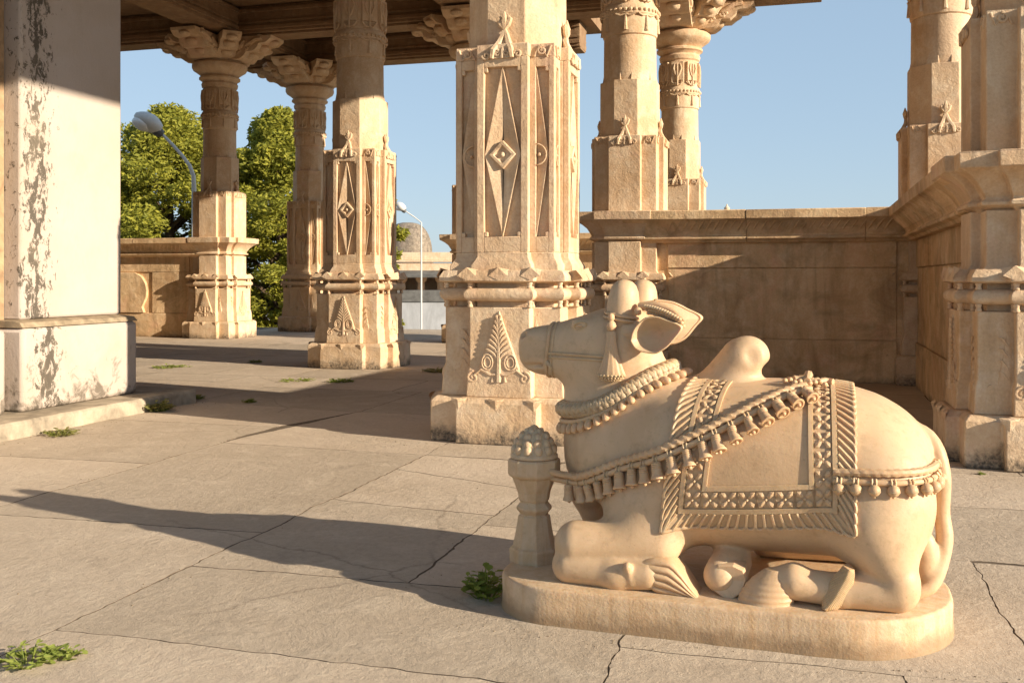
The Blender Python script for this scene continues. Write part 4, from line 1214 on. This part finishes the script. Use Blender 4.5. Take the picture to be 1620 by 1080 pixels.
def flower(mb, c, ux, ut):
    """square cell: four leaf petals toward the corners round a boss"""
    P = lambda a, b, h: cloth((c[0] + ux[0] * a + ut[0] * b, c[1] + ux[1] * a + ut[1] * b, h))
    for sx, st in ((1, 1), (1, -1), (-1, 1), (-1, -1)):
        k = [(.10, .10, .0045), (.42, .12, .0072), (.88, .40, .0075), (.90, .90, .0065), (.40, .88, .0075), (.12, .42, .0072), (.52, .52, .0118), (.78, .78, .0100), (.28, .28, .0085)]
        mb.add([P(a * sx, b * st, h) for a, b, h in k], [(0, 1, 8), (1, 6, 8), (1, 2, 6), (2, 7, 6), (2, 3, 7), (3, 4, 7), (4, 6, 7), (4, 5, 6), (5, 8, 6), (5, 0, 8)])
    n = 8; ring = [P(.17 * math.cos(2 * PI * i / n), .17 * math.sin(2 * PI * i / n), .0075) for i in range(n)]
    mb.add(ring + [P(0, 0, .0125)], [(i, (i + 1) % n, n) for i in range(n)])
    for q in (-1, 1):
        mb.add([P(q * .97, -1, .0045), P(q * 1.03, -1, .0045), P(q * 1.03, 1, .0045), P(q * .97, 1, .0045), P(q, -1, .0075), P(q, 1, .0075)], [(0, 4, 5, 3), (4, 1, 2, 5)])
m = MB(); f0 = FR + BD; hc = FLW / 2
tb = TB - f0
nrow = int(round(2 * tb / FLW)); 
for i in range(nrow):
    t = -tb + (i + .5) * 2 * tb / nrow
    for sd_ in ('l', 'r'):
        x = XL(t) + f0 + hc if sd_ == 'l' else XR(t) - f0 - hc
        sl_ = ((XL(t + .01) - XL(t - .01)) if sd_ == 'l' else (XR(t + .01) - XR(t - .01))) / .02
        flower(m, (x, t), (hc * .93, 0), (sl_ * hc, tb / nrow * .96))
for s in (-1, 1):
    t = s * (tb - hc); xl, xr = XL(t) + f0 + FLW, XR(t) - f0 - FLW; n = int(round((xr - xl) / FLW))
    for i in range(n): flower(m, (xl + (i + .5) * (xr - xl) / n, t), ((xr - xl) / n / 2 * .93, 0), (0, hc * .96))
m.build('flower_border', M['marble_carved'], cl, smooth=0)
# scalloped fringe: raised rims that end in little loops
m = MB()
def fringe(lo_fn, hi_fn, n, slant, lean0=0.0):
    P = [];
    for i in range(n):
        f0_, f1_ = i / n, (i + 1) / n
        a = np.array(lo_fn(f0_)); b = np.array(hi_fn(f0_ + slant(f0_) / n)); c = np.array(hi_fn(f1_ + slant(f1_) / n)); out = b - a
        mm = (b + c) / 2
        path = [a, a * .5 + b * .5, b]
        w = np.linalg.norm(c - b) / 2; o = out / np.linalg.norm(out)
        arc = [mm + (b - mm) * math.cos(th) + o * w * .85 * math.sin(th) for th in [PI * k / 6 for k in range(7)]]
        pts = [cloth((q[0], q[1], .0062)) for q in path[:-1] + arc]
        m.tube(pts, [.0050] * 2 + [.0056] * 7, 6)
        # hollow tongue between the rims
        d = np.array(lo_fn(f1_)); e = [a * .9 + d * .1, a * .1 + d * .9]
        tri = [cloth((q[0], q[1], h)) for q, h in ((e[0], .0045), (e[1], .0045), (c * .9 + b * .1, .0035), (b * .9 + c * .1, .0035), (mm + o * w * .7, .004))]
        m.add(tri, [(0, 1, 2, 4, 3)])
for s in (-1, 1):
    fringe(lambda f: (XL(0) + (XL(TB) - XL(0)) * 0 + XL(f * (TB - .004)) + FR - .002, s * f * (TB - FR)), lambda f: (XL(f * TB) + .002, s * min(f, 1.0) * TB - s * .006), 24, lambda f: .0 + 0.0 * f) if False else None
    fringe(lambda f, s=s: (XL(f * TB) + FR - .001, s * f * (TB - FR)), lambda f, s=s: (XL(f * TB) + .006, s * min(f, 1.) * (TB - .004)), 21, lambda f: .15 + .7 * f)
    fringe(lambda f, s=s: (XR(f * TB) - FR + .001, s * f * (TB - FR)), lambda f, s=s: (XR(f * TB) - .006, s * min(f, 1.) * (TB - .004)), 23, lambda f: .1 + .9 * f)
    xa, xb = XL(TB), XR(TB)
    fringe(lambda f, s=s: (xa + FR + f * (xb - xa - 2 * FR), s * (TB - FR + .001)), lambda f, s=s: (xa + .006 + f * (xb - xa - .012), s * (TB - .006)), 20, lambda f: 0.0)
m.build('fringe', M['marble_carved'], cl, smooth=50)

# ---------------- ropes, bells, beads
def side_path(pts, n, lift, sgn=-1, fn=BODY):
    """points given in the side view (x, z) dropped onto the flank"""
    Q = curve(pts, n); o = np.stack([Q[:, 0], np.full(n, sgn * .55), Q[:, 1]], 1)
    S = march(o, np.tile([0, -sgn, 0], (n, 1)), fn, 60, .70); G = grad(S, fn, .01)
    return S + G * lift, G
def twist(k, s_, amp=.26): return lambda th, s: amp * math.cos(s_ * th - k * s)
rope_z = [(-.515, .395), (-.47, .392), (-.405, .415), (-.29, .462), (-.19, .503), (-.10, .546), (-.02, .585), (.06, .625), (.135, .661), (.19, .682), (.235, .692)]
BCL = lambda P: BODY(P) - .0045
up, ug = side_path(rope_z, 120, .010, -1, BCL)
# the front end leaves the chest and runs level to the post
lead = np.array([(-.585, -.085, .402), (-.55, -.095, .399), (-.525, -.11, .396)])
U = np.concatenate([lead, up[6:]]); 
for _ in range(6): U[1:-1] = U[1:-1] * .5 + .25 * (U[2:] + U[:-2])
rope = MB(); rope.tube(U, .0125, 10, mod=twist(260, 2, .19)); 
Ubar = U.copy(); Ubar[:, 2] -= .0
# lower rod, parallel and below
UG = grad(U, BCL, .01); TNG = np.gradient(U, axis=0); TNG /= np.linalg.norm(TNG, axis=1)[:, None]
DN = np.cross(TNG, UG); DN /= np.linalg.norm(DN, axis=1)[:, None]
DN[DN[:, 2] > 0] *= -1
def press(P, lift, fn=BCL):
    for _ in range(4):
        v = fn(P); g = grad(P, fn, .01); P = P + g * (lift - v)[:, None]
    return P
Lw = U + DN * .0225
Lp = press(Lw[8:].copy(), .009); Lw = np.concatenate([Lw[:8], Lp])
for _ in range(4): Lw[1:-1] = Lw[1:-1] * .5 + .25 * (Lw[2:] + Lw[:-2])
bl = rope.build('bell_rope', M['marble_carved'], bull)
m = MB(); m.tube(Lw, .0095, 8); m.build('bell_rod', M['marble_carved'], bl, smooth=60)
def bell(mb, base, axis, outv, L=.056, r=.0145, rod=None):
    """ribbed bell whose mouth points along axis"""
    a = Vector(axis).normalized(); o = Vector(outv); o = (o - a * o.dot(a)).normalized(); s = a.cross(o); b = Vector(base)
    prof = [(.45, -.02), (.82, .02), (.98, .10), (.88, .15), (1.0, .20), (.90, .25), (1.02, .30), (.92, .35), (1.02, .41), (.98, .52), (1.03, .64), (1.12, .74), (1.28, .83), (1.36, .88), (1.30, .92), (1.0, .93), (.95, .88)]
    rings = [[tuple(b + a * (L * z) + (o * math.cos(t) + s * math.sin(t)) * (r * q)) for t in [2 * PI * i / 14 for i in range(14)]] for q, z in prof]
    mb.loft(rings)
    c = b + a * L * .97; mb.ball(tuple(c), .0062, 8, 6)
    if rod is not None:                        # the two cords that tie it round the rod
        for k in (-1, 1):
            q = Vector(rod) + s * .0052 * k
            mb.tube([q + (a * math.cos(th) + o * math.sin(th)) * .0105 for th in [2 * PI * i / 12 for i in range(12)]], .0030, 5, closed=True)
sl = np.concatenate([[0], np.cumsum(np.linalg.norm(np.diff(Lw, axis=0), axis=1))])
nb = 19
for i in range(nb):
    s = .088 + (sl[-1] - .120) * (i / (nb - 1)) ; k = int(np.searchsorted(sl, s)); k = min(k, len(Lw) - 2)
    p = Lw[k]; g = UG[k] if k > 8 else np.array([0, -1, 0]); ax = DN[k] * .62 + np.array([0, 0, -.38]); 
    g = np.where(np.isnan(g), 0, g)
    ax = ax - g * ax.dot(g) * .8; ax /= np.linalg.norm(ax)
    mb = MB(); bell(mb, p + ax * .0075 + g * .0055, ax, g, .054, .0150 + .001 * math.sin(i * 1.7), p); mb.build('bell', M['marble_carved'], bull, smooth=50)
# far-side rope over the back (seen as the knot on the spine)
vp, vg = side_path([(x, z) for x, z in rope_z[2:]], 70, .010, 1, BCL)
m = MB(); m.tube(vp, .0115, 8, mod=twist(260, 2, .19)); 
k0 = march(np.array([[.235, 0, 1.0]]), np.array([[0, 0, -1.0]]), BCL)[0]
top = press(np.array([[.225 + .012 * math.cos(t), y, .70] for y in np.linspace(-.10, .10, 16) for t in [0]]), .010)
m.tube(np.concatenate([U[-1:], top, vp[-1:]]) if False else top, .0115, 8, mod=twist(260, 2, .19))
q = press(np.array([[.20 + .11 * i / 9, -.075 + .01 * math.sin(i), .70] for i in range(10)]), .008); m.tube(q, .010, 8, mod=twist(260, 2, .19))
for i in range(9):
    q = press(np.array([[.175 + .014 * i, -.098 + .012 * math.sin(2.1 * i), .69]]), .010)[0]; m.ball(tuple(q), .008, 8, 6)
m.build('rope_knot', M['marble_carved'], bl)

# rump girdle
GB = lambda P: f_body(P, hump=False, head=False, tail=False)
def around(cx, r0, angs, zfn, lift, fn, cy=0.0):
    A = np.array(angs); d = np.stack([np.cos(A), np.sin(A), np.zeros_like(A)], 1)
    z = np.array([zfn(a) for a in angs]); o = np.stack([cx + d[:, 0] * r0, cy + d[:, 1] * r0, z], 1)
    S = march(o, -d, fn, 60, r0); return S + grad(S, fn, .01) * lift
angs = np.linspace(R(-100), R(55), 90)
gz = lambda a: .484 + .004 * math.cos(a)
gp1 = around(.36, .5, angs, gz, .008, GB); gp2 = around(.36, .5, angs, lambda a: gz(a) - .024, .008, GB); gp3 = around(.36, .5, angs, lambda a: gz(a) - .0435, .012, GB)
m = MB(); m.tube(gp1, .011, 8, mod=twist(260, 2, .19)); gd = m.build('rump_girdle', M['marble_carved'], bull)
m = MB(); m.tube(gp2, .0085, 8); m.build('girdle_rod', M['marble_carved'], gd, smooth=60)
sl = np.concatenate([[0], np.cumsum(np.linalg.norm(np.diff(gp3, axis=0), axis=1))])
for i in range(17):
    k = int(np.searchsorted(sl, .012 + sl[-1] * i / 17.2)); k = min(k, len(gp3) - 1); mb = MB(); p = gp3[k]
    mb.ball(tuple(p), (.0165, .0165, .0165), 12, 8); mb.tube([(p[0] + .0162 * math.cos(t), p[1] + .0162 * math.sin(t), p[2] - .003) for t in [2 * PI * j / 12 for j in range(12)]], .0016, 5, closed=True)
    n = grad(gp2[k:k + 1], GB)[0]; tn = np.cross(n, [0, 0, 1])
    for e in (-1, 1):
        q = gp2[k] + tn * e * .0055; mb.tube([q + n * .003 + np.array([0, 0, .010]), q + n * .0105, q + n * .006 + np.array([0, 0, -.014])], .003, 5)
    mb.ball((p[0], p[1], p[2] - .017), .0045, 6, 5)
    mb.build('bead', M['marble_carved'], gd, smooth=60)

# neck: plaited chain, rod and bead string
NK = lambda P: f_body(P, hump=False, head=False, tail=False)
angs = np.linspace(0, 2 * PI, 161)[:-1]
def nz(a, dz=0.0):
    c = (1 + math.cos(a)) / 2                    # 1 at the nape, 0 at the throat
    return .592 + .140 * c ** 1.35 + dz * (1 - .62 * c)
def nring(dz, lift, n=160, dx=0.0):
    A = np.linspace(0, 2 * PI, n + 1)[:-1]; return around(-.325 + dx, .30, A, lambda a: nz(a, dz), lift, NK)
ch = nring(0.0, .010, 240)
g = grad(ch, NK, .01); t = np.roll(ch, -1, 0) - np.roll(ch, 1, 0); t /= np.linalg.norm(t, axis=1)[:, None]; w_ = np.cross(t, g)
m = MB()
for ph in (0, 2 * PI / 3, 4 * PI / 3):
    A = np.arange(240) * 2 * PI / 240 * 17 + ph
    pth = ch + w_ * (np.sin(A) * .0185)[:, None] + g * (np.cos(2 * A) * .0095)[:, None]
    m.tube(pth, .0112, 7, closed=True)
nk = m.build('neck_garland', M['marble_carved'], bull, smooth=70)
m = MB(); rd = nring(-.038, .006, 160); m.tube(rd, .0082, 8, closed=True, mod=lambda th, s: .16 * (math.sin(s * 180) > .8)); m.build('garland_rod', M['marble_carved'], nk, smooth=70)
bd = nring(-.060, .011, 200); sl = np.concatenate([[0], np.cumsum(np.linalg.norm(np.diff(bd, axis=0), axis=1))]); nbead = 38
gb = grad(bd, NK)
for i in range(nbead):
    k = min(int(np.searchsorted(sl, sl[-1] * (i + .5) / nbead)), 199); mb = MB(); p = bd[k]
    ax = bd[k] - rd[int(k * 160 / 200)]; ax = Vector(ax).normalized(); o = Vector(gb[k]); s = ax.cross(o).normalized()
    rings = [[tuple(Vector(p) + ax * (.0175 * z) + (o * math.cos(tt) + s * math.sin(tt)) * (.0128 * q)) for tt in [2 * PI * j / 12 for j in range(12)]] for q, z in ((.2, -1.1), (.75, -.8), (1.0, -.3), (1.0, .2), (.8, .7), (.45, .95), (.1, 1.05))]
    mb.loft(rings); mb.build('garland_bead', M['marble_carved'], nk, smooth=60)

# ---------------- head harness, horns, ears, tassel
HD = lambda P: smin(f_head(P), f_neck(P), .022)
def head_ring(x0, lift, n=64, lean=0.0):
    A = np.linspace(0, 2 * PI, n + 1)[:-1]; d = np.stack([np.zeros(n), np.cos(A), np.sin(A)], 1); zc = .775
    o = np.stack([np.full(n, x0) + lean * np.sin(A), d[:, 1] * .25, zc + d[:, 2] * .25], 1); S = march(o, -d, f_head, 60, .25); return S + grad(S, f_head, .008) * lift
m = MB()
m.tube(head_ring(-.572, .001, lean=.006), .0068, 7, closed=True); m.tube(head_ring(-.555, .0, lean=.006), .0045, 6, closed=True)
for s in (-1, 1):
    for zz0, zz1, r in ((.772, .768, .0052), (.759, .757, .0042)):
        pp, _ = side_path([(-.565, zz0), (-.45, (zz0 + zz1) / 2 + .001), (-.33, zz1)], 30, .0008, s, HD); m.tube(pp, r, 6)
    pp, _ = side_path([(-.575, .745), (-.560, .725), (-.565, .705)], 8, .0, s, HD); m.tube(pp, .009, 6)
m.build('bridle', M['marble_carved'], bull, smooth=60)
for s in (-1, 1):
    A = np.linspace(0, 2 * PI, 25); q = np.stack([-.452 + .021 * np.cos(A), np.full(25, s * .4), .864 + .010 * np.sin(A) + .004 * np.cos(A)], 1)
    S = march(q, np.tile([0, -s, 0], (25, 1)), f_head, 60, .4); m = MB(); m.tube(S + grad(S, f_head, .006) * .0004, .0026, 5); m.ball(tuple(S[:-1].mean(0) + np.array([0, -s * .001, 0])), (.012, .006, .007), 10, 7)
    m.build('eye', M['marble_carved'], bull, smooth=60)
for s, dx in ((-1, -.004), (1, .030)):
    m = MB(); c0 = Vector((-.318 + dx, s * .066, .885)); ax = Vector((.10, s * .06, 1)).normalized(); sx = ax.orthogonal().normalized(); sy = ax.cross(sx)
    prof = [(.045, -.02), (.049, .015), (.0505, .04), (.049, .065), (.044, .090), (.036, .108), (.024, .119), (.010, .124), (.001, .1245)]
    m.loft([[tuple(c0 + ax * z + sx * r * math.cos(t) + sy * r * math.sin(t)) for t in [2 * PI * i / 28 for i in range(28)]] for r, z in prof])
    hn = m.build('horn', M['marble'], bull, smooth=70)
    m = MB()
    for r, z, q in ((.0535, .012, .0055), (.056, .000, .005)):
        m.tube([tuple(c0 + ax * (z - .10 * r * math.cos(t)) + sx * r * math.cos(t) + sy * r * math.sin(t)) for t in [2 * PI * i / 32 for i in range(32)]], q, 6, closed=True)
    m.build('horn_ring', M['marble_carved'], hn, smooth=60)
def ear(rim, yrim, pit, back, name='ear'):
    """cupped leaf ear: rim outline in the side view, hollow pushed in from the rim, rounded back"""
    O = curve(rim + rim[:1], 49)[:-1]; yr = curve([(a,) * 1 + (b,) for a, b in yrim] + [yrim[0]], 49)[:-1] if False else None
    c = np.array([O[:, 0].mean(), O[:, 1].mean()]); n = len(O); m = MB(); rings = []
    def Y(p): return yrim(p)
    for k, dy in [(k, pit * (1 - (k / .93) ** 2.4)) for k in (.02, .2, .36, .5, .62, .72, .80, .87, .92)] + [(.95, -.003), (.98, -.003), (1.0, .002)]:
        b = min(1, (k / .9) ** 2)
        rr = []
        for p in O:
            v = p - c; a = math.atan2(v[1], v[0]); e = np.array([math.cos(a) * .058, math.sin(a) * .040])
            q = c + (v * b + e * (1 - b)) * k; rr.append((q[0], Y(q) + dy, q[1]))
        rings.append(rr)
    for k, dy in ((1.03, .008), (1.0, .020), (.86, back * .62), (.6, back * .92), (.3, back), (.02, back)):
        rings.append([(c[0] + (p[0] - c[0]) * k, Y(p) + dy, c[1] + (p[1] - c[1]) * k) for p in O])
    m.loft(rings); return m
rim = [(-.279, .822), (-.272, .850), (-.254, .876), (-.232, .893), (-.200, .898), (-.165, .888), (-.120, .866), (-.140, .836), (-.176, .800), (-.208, .786), (-.240, .790), (-.264, .800)]
m = ear(rim, lambda p: -.150 - .20 * (p[0] + .288) * .35, .050, .060); en = m.build('ear', M['marble'], bull, smooth=80)
m = MB(); m.tube([(-.300, -.075, .845), (-.270, -.085, .848), (-.240, -.082, .85)], [.045, .034, .020], 12)
m.build('ear_root', M['marble'], en, smooth=80)
m = MB()                      # carved spray lying along the top of the near ear
for i in range(15):
    f = i / 14; c = Vector((-.232 + .108 * f, -.118 - .02 * f, .918 - .030 * f * f - .008 * f))
    for q in (-1, 0, 1): m.ball(tuple(c + Vector((.004 * q, .010 * q - .012 , -.0105 * q))), (.0075, .0075, .0062), 7, 5)
m.tube([(-.262, -.098, .925), (-.22, -.105, .930), (-.16, -.115, .915), (-.115, -.145, .882)], [.013, .016, .013, .006], 8)
m.ball((-.262, -.115, .912), .013, 10, 7)
m.build('ear_ornament', M['marble_carved'], en, smooth=60)
rimf = [(-.235, .945), (-.185, .938), (-.135, .915), (-.090, .886), (-.110, .860), (-.150, .815), (-.185, .802), (-.225, .83), (-.25, .89)]
m = ear(rimf, lambda p: .035 + .25 * (p[0] + .25), -.020, .040); m.build('ear', M['marble'], bull, smooth=80)
# tassel under the near horn
m = MB(); tc = (-.343, -.128)
m.lathe([(.004, .905), (.010, .900), (.011, .888), (.007, .882), (.013, .876), (.0165, .866), (.013, .856), (.009, .852)], 14, tc)
m.lathe([(.009, .853), (.014, .845), (.0145, .82), (.0175, .80), (.020, .788), (.019, .785), (.025, .765), (.035, .735), (.043, .716), (.041, .710), (.014, .703)], 40, tc, flute=lambda a, z: (.07 * math.cos(14 * a) if z < .85 else 0), sy=.55)
for zq, rq in ((.714, .0425), (.707, .036), (.701, .028)):
    for i in range(22):
        a = 2 * PI * i / 22; m.ball((tc[0] + rq * math.cos(a), tc[1] + rq * .55 * math.sin(a), zq), .0042, 6, 4)
m.build('tassel', M['marble_carved'], bull, smooth=50)

# ---------------- hooves, tail tuft
m = MB()                      # fluted near fore hoof pointing down and back
ue = curve([(-.225, .192), (-.180, .205), (-.142, .205), (-.108, .176), (-.080, .137), (-.056, .104)], 15)
le = curve([(-.225, .132), (-.200, .116), (-.178, .104), (-.150, .1012), (-.110, .1008), (-.064, .1004)], 15)
rings = []
for i in range(15):
    f = i / 14; a, b_ = ue[i], le[i]; rr = []
    for k in range(31):
        t = k / 30; q = a + (b_ - a) * t
        rg = .0085 * (abs(math.sin(PI * (t * 5 + .0))) ** .7) * min(1, f * 3) * (1 - .35 * f)
        rr.append((q[0], -.272 - .020 * math.sin(PI * t) ** .5 - rg, q[1]))
    rr += [(b_[0], -.19, b_[1]), (a[0], -.19, a[1])]
    rings.append(rr)
m.loft(rings); m.build('hoof', M['marble_carved'], bull, smooth=40)
m = MB()                      # upturned sole, two flat halves meeting in a cleft
oc = [(-.036, .138), (-.028, .172), (-.004, .196), (.040, .200), (.070, .188), (.078, .158), (.066, .122), (.040, .1005), (.012, .1000), (-.016, .116)]
c = np.array([.022, .150])
def yv(z, x): return -.262 - .05 * (x - .02) + .011 * (1 - min(1, abs(z - .150 - .12 * (x - .02)) / .045))
rings = []
for k, dy in ((.04, 0), (.30, 0), (.62, 0), (.90, 0), (.985, .008), (1.0, .022), (.96, .09), (.8, .15)):
    rr = []
    for n_ in range(40):
        u_ = n_ / 4; i0 = int(u_) % 10; w_0 = u_ - int(u_); p = np.array(oc[i0]) * (1 - w_0) + np.array(oc[(i0 + 1) % 10]) * w_0
        q = c + (p - c) * k; rr.append((q[0], yv(q[1], q[0]) + dy, q[1]))
    rings.append(rr)
m.loft(rings); m.build('hoof', M['marble'], bull, smooth=22)
m = MB()                      # near hind hoof, domed with growth rings
rings = []
for i in range(25):
    f = i / 24; z = .099 + .098 * f
    q = (1 - f ** 2.4 * .62) * (1 + (.045 if i % 4 == 1 else (.02 if i % 4 in (0, 2) else 0)) * (f < .8))
    rings.append([(.126 + .030 * f + .076 * q * math.cos(t), -.258 + .055 * q * math.sin(t), z) for t in [2 * PI * j / 28 for j in range(28)]])
m.loft(rings); m.build('hoof', M['marble_carved'], bull, smooth=40)
m = MB()                      # curled end of the tail hair lying over the hind leg
cen = curve([(.352, .226), (.345, .205), (.330, .175), (.312, .140), (.288, .108)], 26); wd = np.interp(np.linspace(0, 1, 26), [0, .25, .6, .85, 1], [.016, .026, .031, .026, .008])
rings = []
for i in range(26):                            # leaf-shaped body with a ridge
    d = cen[min(i + 1, 25)] - cen[max(i - 1, 0)]; d /= np.linalg.norm(d); n = np.array([d[1], -d[0]])
    rings.append([(cen[i][0] + n[0] * wd[i] * f, -.283 - .022 * (1 - abs(f) ** 1.4), cen[i][1] + n[1] * wd[i] * f) for f in np.linspace(-1, 1, 9)] + [(cen[i][0], -.235, cen[i][1])])
m.loft(rings)
def tp(i, f):
    i = min(max(i, 0), 24.99); k = int(i); w = i - k; c = cen[k] * (1 - w) + cen[k + 1] * w; d = cen[k + 1] - cen[k]; d /= np.linalg.norm(d); n = np.array([d[1], -d[0]]); q = wd[k] * (1 - w) + wd[k + 1] * w
    return (c[0] + n[0] * q * f, -.2852 - .022 * (1 - abs(f) ** 1.4), c[1] + n[1] * q * f)
for i in np.arange(0, 24, .85):                # fine slanting hair lines
    for sg in (-1, 1): m.tube([tp(i, 0), tp(i + .9, sg * .35), tp(i + 1.7, sg * .7), tp(i + 2.3, sg * .97)], [.0018, .0030, .0030, .0018], 5)
m.build('tail_tuft', M['marble_carved'], bull, smooth=70)

# ---------------- offering post carved on the same slab
px_, py_ = -.613, -.055; r8 = PI / 8
m = MB()
m.lathe([(r, z) for r, z in ((.080, .102), (.081, .142), (.078, .148), (.070, .153), (.060, .20), (.052, .250), (.046, .252), (.046, .257), (.058, .271), (.058, .277), (.046, .292), (.046, .297), (.050, .300), (.054, .325), (.064, .352), (.072, .372), (.083, .380), (.086, .386), (.086, .428), (.080, .434), (.03, .435))], 8, (px_, py_), r8)
po = m.build('offering_post', M['marble_rough'], bull, smooth=0, bevel=.003)
m = MB()
m.lathe([(.070, .434), (.077, .437), (.077, .446), (.071, .451), (.067, .465), (.057, .488), (.041, .510), (.022, .526), (.009, .538), (.001, .541)], 28, (px_, py_))
for rq, zq, n, s in ((.062, .462, 12, .0155), (.053, .483, 11, .0150), (.040, .502, 8, .0140), (.022, .518, 6, .0115)):
    for i in range(n):
        a = 2 * PI * (i + (.5 if n % 2 else 0) * (zq > .45)) / n + zq * 9; m.ball((px_ + rq * math.cos(a), py_ + rq * math.sin(a), zq), (s, s, s * 1.15), 10, 7)
m.build('bud_finial', M['marble_rough'], po, smooth=60)
# ------------------------------------------------------------------ camera, sky, sun
cam = bpy.data.objects.new('camera', bpy.data.cameras.new('camera')); COL.objects.link(cam); scene.camera = cam
cam.location = (0, 0, 1.0); cam.rotation_euler = (PI / 2, 0, TH)
cam.data.sensor_width = 36; cam.data.lens = FPX / 1620 * 36
cam.data.shift_y = -(540 - HZ) / 1620
cam.data.clip_start = .05; cam.data.clip_end = 3000
AZ, EL = R(SUN_AZ), R(SUN_EL)       # azimuth: how far the sun stands in front of the +x axis, towards the viewer
to_sun = Vector((math.cos(EL) * math.cos(AZ), -math.cos(EL) * math.sin(AZ), math.sin(EL)))
sd = bpy.data.lights.new('sun', 'SUN'); sd.energy = SUN_E; sd.angle = R(.53); sd.color = SUN_C
so = bpy.data.objects.new('sun', sd); COL.objects.link(so)
so.rotation_euler = to_sun.to_track_quat('Z', 'Y').to_euler()
w = bpy.data.worlds.new('World'); scene.world = w; w.use_nodes = True
nt = w.node_tree; bg = nt.nodes['Background']
sky = nt.nodes.new('ShaderNodeTexSky'); sky.sky_type = 'NISHITA'; sky.sun_disc = False
sky.sun_elevation = EL; sky.sun_rotation = math.atan2(to_sun.x, to_sun.y)
sky.altitude = 300; sky.air_density = 1.0; sky.dust_density = .4; sky.ozone_density = 3.5
gm = nt.nodes.new('ShaderNodeGamma'); gm.inputs[1].default_value = .32; nt.links.new(sky.outputs[0], gm.inputs[0])      # even out the fall-off toward the horizon
sc_ = nt.nodes.new('ShaderNodeVectorMath'); sc_.operation = 'MULTIPLY'; sc_.inputs[1].default_value = (1.76, 2.02, 2.28); nt.links.new(gm.outputs[0], sc_.inputs[0])
bw = nt.nodes.new('ShaderNodeRGBToBW'); nt.links.new(sc_.outputs[0], bw.inputs[0])
hz = nt.nodes.new('ShaderNodeMix'); hz.data_type = 'RGBA'; hz.inputs[0].default_value = .0      # pale, slightly milky winter sky
nt.links.new(sc_.outputs[0], hz.inputs[6]); nt.links.new(bw.outputs[0], hz.inputs[7]); nt.links.new(hz.outputs[2], bg.inputs[0])
bg.inputs[1].default_value = SKY_S
scene.view_settings.view_transform = 'Standard'; scene.view_settings.look = 'None'
scene.view_settings.exposure = EXPO; scene.view_settings.gamma = 1
scene.cycles.max_bounces = 8; scene.cycles.diffuse_bounces = 4; scene.cycles.use_denoising = True
scene.cycles.sample_clamp_indirect = 6
